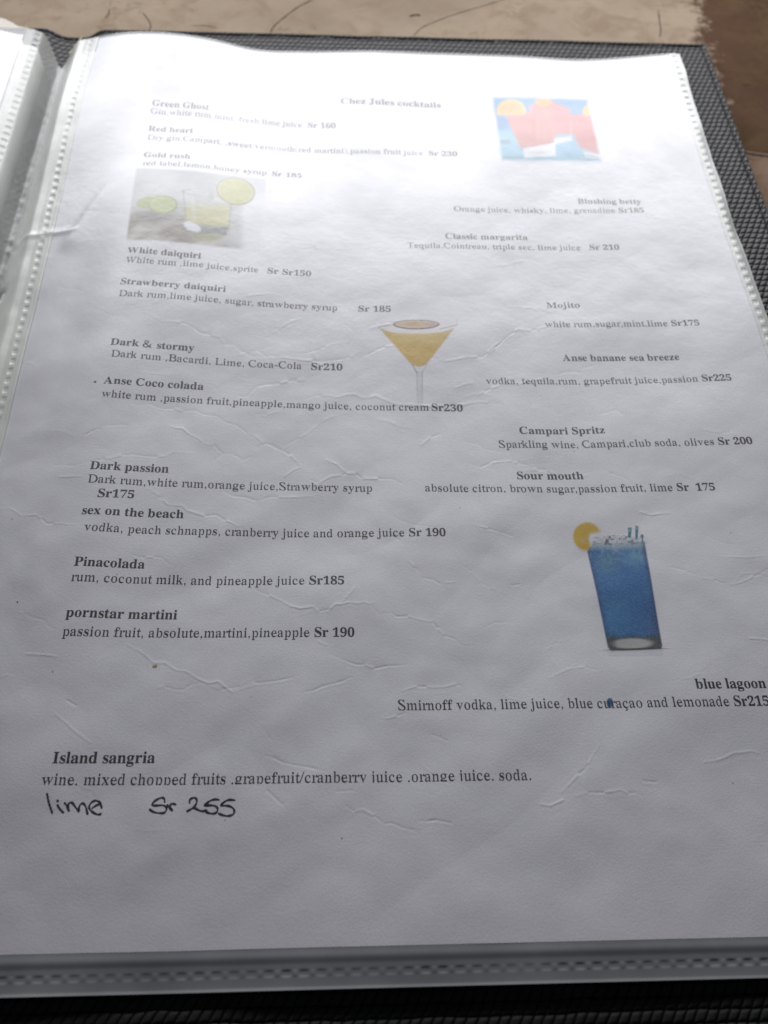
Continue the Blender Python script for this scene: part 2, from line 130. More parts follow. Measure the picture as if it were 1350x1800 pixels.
"rm":[778,[35,448,210,448,186,432,187,399,198,382,231,394,298,451,325,459,365,457,384,451,433,390,452,377,544,451,588,460,621,455,656,421,671,391,682,353,689,42,698,33,738,23,743,0,541,0,545,23,586,34,596,49,599,313,595,357,587,378,569,387,532,392,459,370,436,342,437,55,448,34,487,23,492,0,294,0,299,23,338,34,349,55,351,326,348,365,340,378,322,387,284,392,225,379,209,369,188,340,190,49,199,34,240,23,244,0,41,0,45,23,94,37,100,54,105,366,94,410,49,424,58,425,58,437]],
"rn":[500,[24,448,195,448,171,433,172,402,183,386,214,397,273,446,298,458,356,455,372,443,405,391,415,353,421,48,432,33,472,23,476,0,276,0,268,23,313,30,331,49,334,313,322,378,305,387,269,392,212,379,196,369,173,340,176,48,186,33,227,23,230,0,30,0,33,23,81,37,87,54,92,366,81,410,38,424,47,425,47,437]],
"ro":[500,[53,222,64,307,81,353,106,393,131,418,164,439,211,456,250,460,289,456,335,439,369,419,393,394,422,346,436,309,447,222,436,136,423,99,393,51,369,26,336,6,289,-11,251,-15,212,-11,165,7,132,27,106,53,86,84,66,129],[149,213,161,92,173,56,190,34,218,21,268,18,299,26,321,44,335,72,345,117,351,262,339,354,326,391,310,414,283,427,233,431,202,421,181,403,167,375,156,328]],
"rp":[500,[40,-201,41,-178,98,-163,106,-115,107,377,97,409,58,424,64,426,64,437,45,448,205,448,183,431,184,396,191,379,247,414,291,455,322,461,361,453,417,395,441,349,452,313,460,252,458,185,434,86,397,28,367,-1,334,-14,283,-8,234,37,190,47,190,-107,197,-155,225,-170,275,-178,276,-201],[190,99,205,67,218,55,261,42,312,46,340,61,348,72,369,143,374,251,358,358,344,382,332,391,299,400,266,400,208,374,198,358,190,340]],
"rq":[500,[39,208,44,277,62,339,90,390,128,428,182,457,238,459,334,406,404,463,418,463,412,425,395,406,397,-139,403,-164,460,-178,461,-201,226,-201,227,-178,286,-168,307,-155,311,42,268,33,228,0,201,-12,164,-13,131,-1,90,36,59,93,44,146],[124,210,133,122,143,87,160,63,191,48,229,43,269,49,301,68,311,97,311,348,305,391,267,417,230,426,194,420,165,404,148,377,136,338]],
"rr":[333,[27,0,28,23,85,37,92,81,90,394,84,412,42,423,51,424,52,436,30,448,195,448,172,431,174,381,189,364,226,379,286,454,312,460,343,455,362,405,367,367,354,325,313,324,292,365,253,375,199,357,181,318,180,53,193,36,261,23,262,0]],
"rs":[389,[40,-13,40,6,54,24,42,79,40,152,64,152,74,114,105,56,128,37,158,25,206,22,255,33,275,51,287,84,283,110,265,132,122,205,76,244,61,338,73,391,95,420,123,443,154,456,213,460,302,440,319,445,328,461,348,461,337,426,346,373,347,320,326,320,308,366,285,400,265,415,239,425,197,427,155,417,136,402,126,374,130,347,145,330,293,257,336,219,349,114,336,57,311,26,251,-10,183,-12,123,10,94,13,73,6,61,-13]],
"rt":[278,[27,403,27,433,66,451,82,468,125,525,173,612,194,612,171,448,278,448,278,403,172,403,172,109,178,73,194,62,236,60,263,80,276,108,297,95,281,62,257,48,211,-2,193,-11,148,-13,126,-6,95,38,87,103,87,384,78,403]],
"ru":[500,[23,448,197,448,174,429,176,99,188,66,212,55,244,51,298,62,335,95,332,397,320,414,278,424,285,425,285,437,261,448,441,448,418,429,419,81,429,56,474,44,466,43,466,31,469,18,477,18,405,10,313,-15,338,22,333,58,296,47,217,-10,163,-13,139,-5,108,39,93,93,87,395,79,413,40,424,47,425,47,437]],
"rv":[500,[21,448,269,448,259,437,259,425,207,418,194,413,191,399,269,194,300,177,386,390,385,411,348,425,348,437,328,448,479,448,453,437,453,426,461,424,441,413,423,381,339,177,308,160,262,-15,238,-15,197,145,88,400,70,415,32,424,32,436]],
"rw":[722,[21,448,243,448,224,436,224,424,232,423,188,416,182,399,254,201,285,183,324,270,356,287,376,340,349,413,300,425,304,437,287,448,519,448,502,436,502,424,456,412,453,399,476,308,508,221,537,204,616,394,612,415,580,425,590,426,590,437,568,448,701,448,678,437,678,426,687,425,667,415,583,214,551,197,489,-15,469,-15,436,161,399,267,369,284,331,196,299,179,244,-15,221,-15,182,148,83,394,73,411,40,423,41,436]],
"rx":[500,[20,448,265,448,254,437,254,425,202,416,196,402,250,313,287,297,354,377,372,413,322,424,339,425,339,437,313,448,477,448,451,438,452,424,417,397,342,309,305,295,282,266,426,44,440,31,477,23,480,0,253,0,257,23,252,23,309,32,316,49,256,149,219,165,150,80,130,41,137,28,188,21,171,11,171,0,38,0,46,11,46,26,83,53,165,154,201,168,223,197,95,393,71,412,31,424,31,436]],
"ry":[500,[23,448,272,448,261,436,263,423,199,414,195,397,275,190,307,172,387,390,387,413,341,424,357,424,357,436,333,448,477,448,452,436,452,424,462,423,441,411,348,175,317,158,289,53,282,0,237,-111,220,-138,188,-150,160,-189,132,-201,85,-200,70,-187,42,-133,43,-105,55,-66,83,-57,111,-63,120,-95,122,-135,166,-142,187,-127,211,-94,242,-7,207,134,98,387,82,413,25,424,34,424,34,436]],
"rç":[444,[37,216,42,272,55,323,84,376,114,411,138,429,206,457,268,460,301,453,341,431,369,396,377,354,367,306,345,295,307,302,298,341,295,403,283,420,236,429,203,424,176,411,150,374,133,319,129,237,143,152,175,93,238,61,288,55,325,61,358,77,388,104,407,87,349,31,280,-3,216,-15,169,-7,86,38,73,51,88,66,51,134],[225,0,200,-55,235,-70,265,-100,245,-140,200,-150,150,-140,145,-165,200,-185,280,-180,335,-140,335,-85,290,-50,250,-45,265,0]]}
RUNS = [
["Chez","^Chez Jules cocktails",87.47,267.6,123.02,267.19],
["a","^Green Ghost",23.17,258.94,42.31,258.37],
["a","Gin,white rum,mint, fresh lime juice",23.08,254.59,74.16,254.05],
["a","^Sr 160",76.11,254.05,85.72,254.12],
["b","^Red heart",23.43,245.1,38.18,245.0],
["b","Dry gin,Campari, ,sweet vermouth(red martini),passion fruit juice",23.64,240.34,115.46,240.58],
["b","^Sr 230",117.4,240.58,127.1,240.49],
["c","^Gold rush",23.74,230.75,38.61,230.88],
["c","red label,lemon,honey syrup",23.96,226.25,63.23,226.83],
["c","^Sr 185",65.08,226.64,74.68,226.61],
["d","^White daiquiri",24.52,185.01,45.97,184.6],
["d","White rum ,lime juice,sprite",24.54,180.97,63.0,181.06],
["d","^Sr Sr150",65.69,180.88,78.71,180.98],
["e","^Strawberry daiquiri",24.27,172.2,54.11,171.89],
["e","Dark rum,lime juice, sugar, strawberry syrup",24.4,167.47,86.51,167.66],
["e","^Sr 185",92.77,167.59,102.33,167.72],
["f","^Dark & stormy",24.52,149.21,46.96,149.05],
["f","Dark rum ,Bacardi, Lime, Coca-Cola",25.24,144.97,76.68,145.03],
["f","^Sr210",79.37,145.04,88.1,145.14],
["g","^Anse Coco colada",24.5,135.84,50.53,136.07],
["g","white rum ,passion fruit,pineapple,mango juice, coconut cream",24.51,131.41,111.76,131.53],
["g","^Sr230",112.54,131.52,121.14,131.4],
["h","^Dark passion",24.74,108.85,43.97,109.02],
["h","Dark rum,white rum,orange juice,Strawberry syrup",24.75,104.9,95.7,104.96],
["h","^Sr175",27.75,100.75,36.37,101.05],
["i","^sex on the beach",24.71,95.81,48.84,95.98],
["i","vodka, peach schnapps, cranberry juice and orange juice ^Sr 190",25.86,91.19,113.87,91.59],
["j","^Pinacolada",24.93,81.81,41.06,81.8],
["j","rum, coconut milk, and pineapple juice ^Sr185",24.88,77.82,88.52,78.13],
["k","^pornstar martini",25.03,68.88,49.83,68.91],
["k","passion fruit, absolute,martini,pineapple ^Sr 190",24.99,64.29,90.89,64.63],
["l","^Island sangria",27.47,35.79,48.44,35.88],
["l","_wine, mixed chopped fruits ,grapefruit/cranberry juice ,orange juice, soda,",25.89,31.36,128.37,31.25],
["m","^Blushing betty",165.02,216.67,185.9,216.37],
["m","Orange juice, whisky, lime, grenadine ^Sr185",124.0,212.2,186.09,212.19],
["n","^Classic margarita",120.44,199.4,146.65,199.51],
["n","Tequila,Cointreau, triple sec, lime juice",108.26,195.07,162.91,195.09],
["n","^Sr 210",165.79,195.1,175.15,195.01],
["o","^Mojito",149.07,170.23,159.21,170.42],
["o","white rum,sugar,mint,lime ^Sr175",147.6,162.31,193.46,162.43],
["p","^Anse banane sea breeze",151.21,149.48,184.92,149.48],
["p","vodka, tequila,rum, grapefruit juice,passion ^Sr225",128.32,140.93,197.93,141.21],
["q","^Campari Spritz",135.96,123.6,159.27,123.68],
["q","Sparkling wine, Campari,club soda, olives ^Sr 200",129.95,119.11,198.3,118.99],
["r","^Sour mouth",133.78,108.98,151.37,109.02],
["r","absolute citron, brown sugar,passion fruit, lime ^Sr  175",109.41,104.97,185.16,104.76],
["s","^blue lagoon",168.44,51.07,184.65,51.02],
["s","Smirnoff vodka, lime juice, blue curaçao and lemonade ^Sr215",100.46,46.98,184.45,46.91]]
CREASES = [
[15.19,110.66,20.2,109.8,22.93,110.71,24.79,110.96,29.74,112.3,31.92,113.35,34.66,113.74,37.47,113.6,42.64,113.78,44.64,115.25,50.15,115.14],
[52.3,118.36,54.76,118.01,57.11,115.62,55.12,113.15],
[57.11,115.62,59.78,115.47,62.57,113.54,65.56,116.68],
[39.46,104.04,42.45,101.98,44.76,99.6,48.24,99.47,49.75,98.05,54.03,96.67,56.78,97.05,59.2,95.49,63.98,93.21],
[17.31,106.78,23.07,106.63],
[3.7,98.82,6.17,98.77,9.6,96.23,13.43,96.14,16.5,93.5,20.03,93.28,23.76,92.89],
[38.0,85.26,41.16,84.63,44.68,84.85,46.64,83.02],
[39.46,62.38,42.57,60.85,45.78,58.19,48.28,58.22,50.96,56.46,53.07,56.26,55.73,54.5,58.32,53.4,60.38,53.83,63.91,51.17,66.36,52.25,68.84,52.89],
[47.25,52.25,48.84,52.7,50.98,51.93,53.04,51.94,54.59,53.17,56.24,53.4],
[17.33,60.24,21.21,59.88,24.64,59.37],
[58.15,104.06,60.59,102.75,63.44,102.58,66.33,101.56],
[67.61,76.64,68.99,75.91,70.8,75.18,73.54,73.71,75.81,72.34,78.27,71.67,81.15,72.17,82.51,70.9,85.17,71.54,86.5,72.78,87.85,72.79,89.64,73.29,91.89,73.04,93.24,73.29,94.58,72.79,95.72,73.29],
[94.8,72.54,97.0,70.17,99.92,70.55,100.79,69.57,103.48,69.8,106.13,68.9,109.24,68.29,111.71,64.88,114.31,63.9,115.73,62.21,118.38,62.19],
[87.85,73.04,90.1,75.8,91.02,77.32],
[82.62,63.35,84.59,62.4],
[85.26,60.3,87.86,59.13,91.31,57.73,93.04,57.73,95.4,56.79,98.22,57.37,103.0,57.66],
[69.02,53.46,71.34,53.62,73.86,53.96,77.01,54.62],
[79.85,51.26,81.53,51.47,84.47,52.79,87.02,53.44,90.0,54.78],
[101.46,51.33,104.93,52.41,108.77,52.15,111.35,52.34,113.76,52.99,115.22,52.29],
[104.53,84.34,106.95,81.44],
[107.57,79.88,110.08,79.45,111.63,78.3],
[113.02,78.55,115.35,78.9],
[65.5,117.89,68.38,119.26,70.91,117.86,72.91,117.04,75.96,114.14,77.48,112.4],
[73.19,109.0,75.55,111.15,77.48,112.1],
[80.01,108.04,82.21,107.22,85.36,109.35,87.81,109.69,89.29,110.31,91.5,110.35,93.21,108.89,97.14,108.77,101.08,108.69,103.5,107.23],
[83.84,114.39,86.82,112.95,89.29,110.31],
[66.8,101.58,70.07,102.83,73.41,102.66,80.59,103.13],
[121.75,113.53,124.44,112.62,127.87,114.46,132.99,115.09],
[121.25,94.88,124.52,93.75,130.57,91.8],
[100.56,91.6,102.41,90.24],
[132.96,114.78,134.38,113.87,136.63,113.57],
[137.68,111.76,141.73,111.88,143.62,110.85],
[164.28,98.55,167.04,97.64,171.76,98.1],
[181.93,84.9,188.5,84.64,193.59,85.15],
[169.35,82.39,172.2,81.39,174.73,80.03],
[175.96,79.22,178.64,78.65,181.19,77.56],
[182.52,77.28,187.0,78.47,190.17,79.95,192.89,81.45],
[135.33,54.12,139.99,56.15,143.57,56.58,146.55,55.85],
[129.12,77.94,131.0,78.19],
[183.7,63.08,188.06,62.52],
[26.34,46.28,28.58,44.63,31.28,42.39,34.75,39.99],
[28.24,49.42,30.42,48.18],
[71.68,37.16,73.31,36.73,75.37,35.69,79.42,34.83,84.67,33.55],
[88.68,26.43,90.84,25.33,92.23,25.69,94.57,24.43,96.89,22.69,98.26,22.86,100.39,21.88,102.72,21.39,104.23,20.31],
[87.09,29.37,90.28,29.6],
[107.75,41.41,110.98,39.98],
[103.97,23.14,107.53,23.27,110.64,22.65],
[72.42,29.79,75.69,26.83],
[97.88,45.02,102.12,46.27],
[166.53,34.45,169.56,34.82,173.73,36.42,177.63,36.78,179.21,36.34],
[134.45,28.45,137.23,30.8,140.05,33.18,144.21,38.49],
[137.18,27.62,140.14,28.37,145.46,28.49,147.16,28.86,148.66,28.04,150.32,28.22,151.81,27.4],
[152.41,30.58,155.25,30.34],
[129.7,26.17,131.66,25.75,134.64,26.87],
[63.9,149.76,66.02,149.24,68.68,148.4,71.84,148.62,77.67,147.96,81.39,147.83,87.78,148.84,90.46,149.66,93.17,152.23],
[93.41,149.78,96.95,152.02,100.25,153.91,102.44,154.33],
[65.49,138.43,69.06,139.0,73.15,140.45,77.82,141.18,80.41,142.66],
[78.48,134.61,80.52,135.81,84.15,135.84,86.75,135.28,89.35,136.36,91.44,136.62,93.52,135.49,95.61,135.55,97.19,136.25,100.29,134.67,102.87,133.39,107.55,133.12,112.24,132.82,116.42,132.83,119.59,133.17,121.71,133.5,126.0,134.52,132.23,133.44],
[72.85,118.87,76.75,121.5,79.71,123.79,82.7,127.05,85.24,128.73,88.82,130.13],
[65.33,121.24,67.4,119.21,69.87,119.03,71.92,117.12],
[97.55,128.09,100.62,127.51,103.65,125.95,106.2,125.46],
[113.67,149.84,117.41,148.81,120.7,149.53,122.93,150.25,128.4,150.45,130.89,153.91,134.48,156.87,137.17,158.75],
[96.01,160.63,98.23,161.6,101.58,162.68],
[68.86,157.5,71.44,160.56,74.62,162.97,76.24,163.46],
[109.01,119.68,111.68,122.19,114.31,123.46],
[125.66,136.85,129.59,139.25,132.93,140.64],
[119.47,139.17,122.22,140.54,124.39,140.89],
[79.74,151.2,80.85,148.49],
[128.39,150.31,130.76,152.48,134.48,156.87,139.4,161.37,143.25,160.69,147.92,162.23],
[149.56,144.56,151.82,145.25,155.56,144.87],
[156.35,146.61,159.17,147.28],
[133.3,187.78,137.4,187.48,142.31,189.26,145.42,190.57],
[125.24,113.23,129.39,114.46,132.96,114.78,136.37,113.57],
[135.88,111.45,140.74,112.06,144.08,110.55],
[135.07,140.67,137.76,140.7,140.03,141.75,145.55,142.82],
[159.23,130.23,163.63,131.46,166.27,128.44],
[32.41,129.7,34.25,129.43,37.09,130.22,39.03,129.23,41.27,128.94,43.48,129.11,45.78,128.33,48.7,129.0,51.05,127.74,54.81,127.51,56.82,125.52,59.86,124.77,62.99,122.39,65.66,121.38,67.99,119.42],
[42.94,123.24,46.29,122.77,47.89,121.26,50.58,119.81,51.77,118.74],
[25.4,122.05,27.89,122.36,32.12,122.94],
[22.14,119.17,23.79,120.47,25.52,121.14],
[58.63,151.17,60.7,149.52,63.53,148.45],
[64.63,150.1,67.08,148.73,70.26,148.7],
[59.63,134.58,62.32,134.52,64.45,137.88,66.74,138.63,70.6,139.54],
[65.29,128.67,67.95,128.84,70.96,129.74],
[35.03,160.3,37.55,158.49,40.66,158.83,44.65,158.2,46.33,157.07,48.43,155.45,51.2,155.22,53.62,154.67,54.96,152.43,58.55,151.96,61.03,150.08],
[59.08,170.28,62.32,171.45,68.09,172.52],
[68.7,157.04,71.03,159.92,73.03,161.43]]
STROKES = [
[27.44,29.59,27.74,28.76,28.19,27.62,28.65,26.65,29.09,25.78],
[29.76,28.21,29.88,28.11],
[29.9,27.31,30.47,26.56,31.26,25.86],
[31.26,27.76,31.72,27.23,32.13,26.55,32.39,26.1,32.09,26.78,31.99,27.45,32.31,27.83,32.77,27.75,33.4,27.07,34.26,26.09,34.2,26.77,34.41,27.44,34.9,27.67,35.42,27.22,35.76,26.46,36.11,25.6],
[36.86,26.68,37.54,27.21,38.26,27.51,38.39,27.66,37.87,28.08,37.18,28.19,36.55,27.82,36.22,27.14,36.34,26.61,36.95,26.01,37.77,25.56,38.39,25.43,38.8,25.55],
[38.39,27.66,38.79,26.75],
[51.39,27.83,51.19,28.52,50.71,28.7,50.08,28.52,49.29,27.99,48.86,27.28,49.61,27.12,50.99,27.18,51.76,26.84,51.86,26.16,51.45,25.66,50.69,25.61,49.45,25.8,48.5,26.33],
[51.98,27.26,52.43,26.68,53.11,26.04,52.6,26.83,52.6,27.29,52.97,27.47,53.71,27.31],
[56.5,27.58,56.48,28.16,56.91,28.54,57.53,28.58,57.88,28.22,57.9,27.53,57.53,26.85,56.8,26.25,56.13,25.91,56.79,26.33,57.55,26.54,58.36,26.15,59.16,25.91,60.08,26.05],
[62.46,28.14,61.64,28.23,60.79,28.01,60.12,27.57,59.54,27.04,60.63,27.05,61.73,26.93,62.32,26.38,62.22,25.7,61.54,25.37,60.59,25.51,59.92,25.79],
[65.77,27.99,64.63,28.09,63.79,27.8,62.98,26.98,64.24,26.92,65.28,26.55,65.8,25.85,65.61,25.17,64.69,24.85,63.59,24.99,62.6,25.39]]
PIC_H = {"lime":[10.0723,2.10622,-267.255,0.877059,-5.15495,1665.56,0.000169497,0.00352551,1.0],"red":[11.2709,2.42078,-389.285,0.243409,-5.81416,1920.09,0.000776177,0.00384962,1.0],"mart":[9.29878,1.81189,-202.867,0.244138,-5.09674,1671.32,0.000249439,0.0030214,1.0],"blue":[8.74615,1.79993,-161.099,-0.157533,-4.8111,1662.4,-4.25752e-05,0.00303181,1.0]}
PIC_BOX = {"lime":[17.66,185.66,66.13,231.98],"red":[137.4,234.29,183.77,277.41],"mart":[96.27,128.71,123.84,166.69],"blue":[138.23,43.33,176.5,97.95]}
Z_KNOTS = np.array([
[-0.749,-2.187,-0.366,2.275,0.429],
[-0.0,1.121,1.46,3.537,3.589],
[0.287,2.865,3.338,1.427,3.966],
[-0.061,1.296,2.59,0.735,2.111],
[-0.633,0.108,0.572,-1.111,-1.14],
[0.231,-1.304,-0.958,-2.753,-1.81],
[0.365,-2.098,-2.182,-2.584,-1.156],
[0.421,-2.125,-2.293,-2.96,-1.431],
[0.308,-2.086,-2.274,-1.805,-1.797],
[-0.21,-1.076,-1.882,-1.531,-2.404],
[-0.123,0.63,-0.55,-0.433,0.707]])
KX = np.array([-5, 10, 25, 40, 55, 75, 100, 125, 150, 180, 214.])
KY = np.array([0., 120, 210, 260, 297])

# ------------------------------------------------------------------ helpers
def srgb(r, g, b):
    f = lambda c: (c/255/12.92) if c/255 <= 0.04045 else ((c/255+0.055)/1.055)**2.4
    return np.array([f(r), f(g), f(b)])

def smooth(a, b, x):
    t = np.clip((x-a)/(b-a), 0, 1)
    return t*t*(3-2*t)

def hermite(K, V, x):
    x = np.clip(x, K[0], K[-1])
    i = np.clip(np.searchsorted(K, x, side='right')-1, 0, len(K)-2)
    e = (-1,)+(1,)*(V.ndim-1)
    D = np.diff(V, axis=0)/np.diff(K).reshape(e)
    m = np.empty_like(V); m[0] = D[0]; m[-1] = D[-1]
    h = np.diff(K).reshape(e)
    m[1:-1] = (D[:-1]*h[1:]+D[1:]*h[:-1])/(h[1:]+h[:-1])
    hh = (K[i+1]-K[i]); t = ((x-K[i])/hh).reshape(e); hh = hh.reshape(e)
    return ((2*t**3-3*t*t+1)*V[i]+(t**3-2*t*t+t)*hh*m[i]
            + (-2*t**3+3*t*t)*V[i+1]+(t**3-t*t)*hh*m[i+1])

def base_height(x, y):
    A = hermite(KX, Z_KNOTS, x)
    W = hermite(KY, np.eye(len(KY)), y)
    return (A*W).sum(1)

rng = np.random.RandomState(7)
LATTICE = [rng.rand(128, 128) for _ in range(6)]
def value_noise(x, y, cell, k):
    L = LATTICE[k]
    u = x/cell+40.3; v = y/cell+40.7
    i = np.floor(u).astype(int); j = np.floor(v).astype(int)
    a = u-i; b = v-j
    a = a*a*(3-2*a); b = b*b*(3-2*b)
    g = lambda p, q: L[p % 128, q % 128]
    return (g(i, j)*(1-a)*(1-b)+g(i+1, j)*a*(1-b)+g(i, j+1)*(1-a)*b+g(i+1, j+1)*a*b)-0.5

def crumple(x, y, fine=1.0):
    wx = x+6*value_noise(x, y, 30, 3); wy = y+6*value_noise(x, y, 30, 4)
    u = 0.8*wx+0.6*wy; v = -0.6*wx+0.8*wy
    calm = 1-.6*smooth(130, 230, y)
    n = 0.6*value_noise(u*0.6, v, 24, 0)+fine*calm*(0.42*value_noise(u*.8, v*1.2, 11, 1)+0.13*value_noise(u, v, 4.6, 2))
    n = n+0.35*calm*np.abs(value_noise(u*.7, v, 17, 5))
    # the long soft fold that leaves the weld beside the lime picture
    d = (x-5)*0.87-(y-191)*0.33
    along = (x-5)*0.33+(y-191)*0.94
    n = n+0.42*np.exp(-(np.maximum(d, 0)/5)**2-(np.maximum(-d, 0)/1.6)**2)*smooth(-4, 3, along)*smooth(38, 12, along)
    d2 = (y-196.6)-0.1*(x+2)
    n = n+0.3*np.exp(-(d2/1.1)**2)*smooth(9, 5, x)
    edge = smooth(-1, 14, y)*0.75+0.25
    return n*edge

# crease raster
CS = 0.16
NX, NY = int(214/CS)+1, int(300/CS)+1
CREASE = np.zeros((NX, NY))
TRACED = len(CREASES)
for _ in range(60):                       # the finer, fainter wrinkles between the long ones
    p = np.array([rng.uniform(2, 208), 20+230*rng.rand()**1.1]); ang = rng.normal(-.25, .5)+(math.pi if rng.rand() < .5 else 0)
    c = [*p]
    for k in range(rng.randint(2, 6)):
        ang += rng.normal(0, .45); p = p+rng.uniform(2, 5)*np.array([math.cos(ang), math.sin(ang)*.7]); c += [*p]
    CREASES.append(c)
for ci, c in enumerate(CREASES):
    pts = np.array(c).reshape(-1, 2)
    # break every traced segment into small kinked pieces
    out = [pts[0]]
    for a, b in zip(pts[:-1], pts[1:]):
        L = np.hypot(*(b-a)); n = max(1, int(L/1.6))
        for k in range(1, n+1):
            p = a+(b-a)*k/n
            if k < n: p = p+rng.uniform(-.16, .16, 2)
            out.append(p)
    out = np.array(out); tot = len(out)-1
    amp0 = rng.uniform(.7, 1.25)*(1 if ci < TRACED else .45)
    sgn = rng.choice([-1, 1])
    for k in range(tot):
        a, b = out[k], out[k+1]
        if rng.rand() < .22: sgn = -sgn
        amp = sgn*amp0*rng.uniform(.6, 1.2)*min(1, 0.35+1.3*min(k+.5, tot-k-.5)/max(tot, 1)*2)
        lo = np.floor((np.minimum(a, b)-3)/CS).astype(int); hi = np.ceil((np.maximum(a, b)+3)/CS).astype(int)
        lo = np.clip(lo, 0, (NX-1, NY-1)); hi = np.clip(hi, 0, (NX-1, NY-1))
        if (hi <= lo).any(): continue
        gx, gy = np.meshgrid(np.arange(lo[0], hi[0]+1)*CS, np.arange(lo[1], hi[1]+1)*CS, indexing='ij')
        d = b-a; L2 = d@d+1e-9
        t = ((gx-a[0])*d[0]+(gy-a[1])*d[1])/L2
        inside = np.clip(t, 0, 1)
        dist = np.hypot(gx-a[0]-inside*d[0], gy-a[1]-inside*d[1])
        h = amp*(0.088*np.maximum(0, 1-dist/0.25)+0.010*np.exp(-(dist/1.3)**2))
        reg = CREASE[lo[0]:hi[0]+1, lo[1]:hi[1]+1]
        np.copyto(reg, np.where(np.abs(h) > np.abs(reg), h, reg))

def crease_at(x, y):
    u = np.clip(x/CS, 0, NX-1.001); v = np.clip(y/CS, 0, NY-1.001)
    i = u.astype(int); j = v.astype(int); a = u-i; b = v-j
    r = (CREASE[i, j]*(1-a)*(1-b)+CREASE[i+1, j]*a*(1-b)+CREASE[i, j+1]*(1-a)*b+CREASE[i+1, j+1]*a*b)
    return r*((x > 0) & (x < 213) & (y > 0))

def page_height(x, y):
    x = np.asarray(x, float); y = np.asarray(y, float)
    return base_height(x, y)+crumple(x, y)+crease_at(x, y)

def link(o, parent=None):
    scene.collection.objects.link(o)
    if parent: o.parent = parent
    return o

def tag(o, label=None, cat=None, group=None, kind=None):
    if label: o['label'] = label
    if cat: o['category'] = cat
    if group: o['group'] = group
    if kind: o['kind'] = kind
    return o

def raw_mesh(name, verts_mm, faces, mat, parent=None, shade=True):
    me = bpy.data.meshes.new(name)
    V = np.asarray(verts_mm, float)*MM
    F = np.asarray(faces, dtype=np.int32)
    k = F.shape[1]
    me.vertices.add(len(V)); me.vertices.foreach_set('co', V.ravel())
    me.loops.add(F.size); me.loops.foreach_set('vertex_index', F.ravel())
    me.polygons.add(len(F))
    me.polygons.foreach_set('loop_start', np.arange(0, F.size, k, dtype=np.int32))
    me.update(calc_edges=True)
    if shade: me.polygons.foreach_set('use_smooth', np.ones(len(F), bool))
    me.materials.append(mat)
    me.validate()
    return link(bpy.data.objects.new(name, me), parent)

def grid_faces(nx, ny):
    idx = np.arange(nx*ny).reshape(nx, ny)
    return np.stack([idx[:-1, :-1], idx[1:, :-1], idx[1:, 1:], idx[:-1, 1:]], -1).reshape(-1, 4)

def grid_mesh(name, X, Y, Z, mat, parent=None):
    V = np.stack([X, Y, Z], -1).reshape(-1, 3)
    return raw_mesh(name, V, grid_faces(*X.shape), mat, parent)

def add_color(me, name, cols):
    a = me.color_attributes.new(name, 'FLOAT_COLOR', 'POINT')
    c = np.ones((len(cols), 4), np.float32); c[:, :3] = cols
    a.data.foreach_set('color', c.ravel())

def slab(name, xs, ys, top, bottom, mat, parent=None):
    """closed slab: top height field on xs x ys, flat or matching bottom"""
    X, Y = np.meshgrid(xs, ys, indexing='ij')
    nx, ny = X.shape
    T = top(X.ravel(), Y.ravel()).reshape(nx, ny); B = bottom(X.ravel(), Y.ravel()).reshape(nx, ny)
    V = np.concatenate([np.stack([X, Y, T], -1).reshape(-1, 3), np.stack([X, Y, B], -1).reshape(-1, 3)])
    f = grid_faces(nx, ny); n = nx*ny
    idx = np.arange(n).reshape(nx, ny)
    rim = np.concatenate([idx[:, 0], idx[-1, 1:], idx[-2::-1, -1], idx[0, -2:0:-1]])
    nxt = np.roll(rim, -1)
    side = np.stack([rim, rim+n, nxt+n, nxt], -1)
    return raw_mesh(name, V, np.concatenate([f, f[:, ::-1]+n, side]), mat, parent)

# ------------------------------------------------------------------ materials
def mat_new(name):
    m = bpy.data.materials.new(name); m.use_nodes = True
    nt = m.node_tree; nt.nodes.clear()
    out = nt.nodes.new('ShaderNodeOutputMaterial')
    return m, nt, out

class N:
    def __init__(s, nt): s.nt = nt
    def __call__(s, kind, **kw):
        n = s.nt.nodes.new(kind)
        for k, v in kw.items():
            if k.startswith('_'): n.inputs[k[1:].replace('_', ' ')].default_value = v
            else: setattr(n, k, v)
        return n
    def link(s, a, b): s.nt.links.new(a, b)
    def math(s, op, a, b=None, c=None):
        n = s.nt.nodes.new('ShaderNodeMath'); n.operation = op
        for i, v in enumerate((a, b, c)):
            if v is None: continue
            if isinstance(v, (int, float)): n.inputs[i].default_value = v
            else: s.link(v, n.inputs[i])
        return n.outputs[0]
    def mix(s, fac, a, b):
        n = s.nt.nodes.new('ShaderNodeMix'); n.data_type = 'RGBA'
        for sock, v in ((n.inputs[0], fac), (n.inputs[6], a), (n.inputs[7], b)):
            if isinstance(v, (int, float)): sock.default_value = v
            elif isinstance(v, (tuple, list)): sock.default_value = (*v[:3], 1)
            else: s.link(v, sock)
        return n.outputs[2]
    def ramp(s, fac, lo, hi):
        n = s.nt.nodes.new('ShaderNodeMapRange'); n.inputs[1].default_value = lo; n.inputs[2].default_value = hi
        n.interpolation_type = 'SMOOTHSTEP'
        s.link(fac, n.inputs[0]); return n.outputs[0]

def noise(n, vec, scale, detail=3, rough=.55, dist=0):
    t = n('ShaderNodeTexNoise'); t.inputs['Scale'].default_value = scale
    t.inputs['Detail'].default_value = detail; t.inputs['Roughness'].default_value = rough
    t.inputs['Distortion'].default_value = dist
    n.link(vec, t.inputs['Vector']); return t.outputs['Fac']

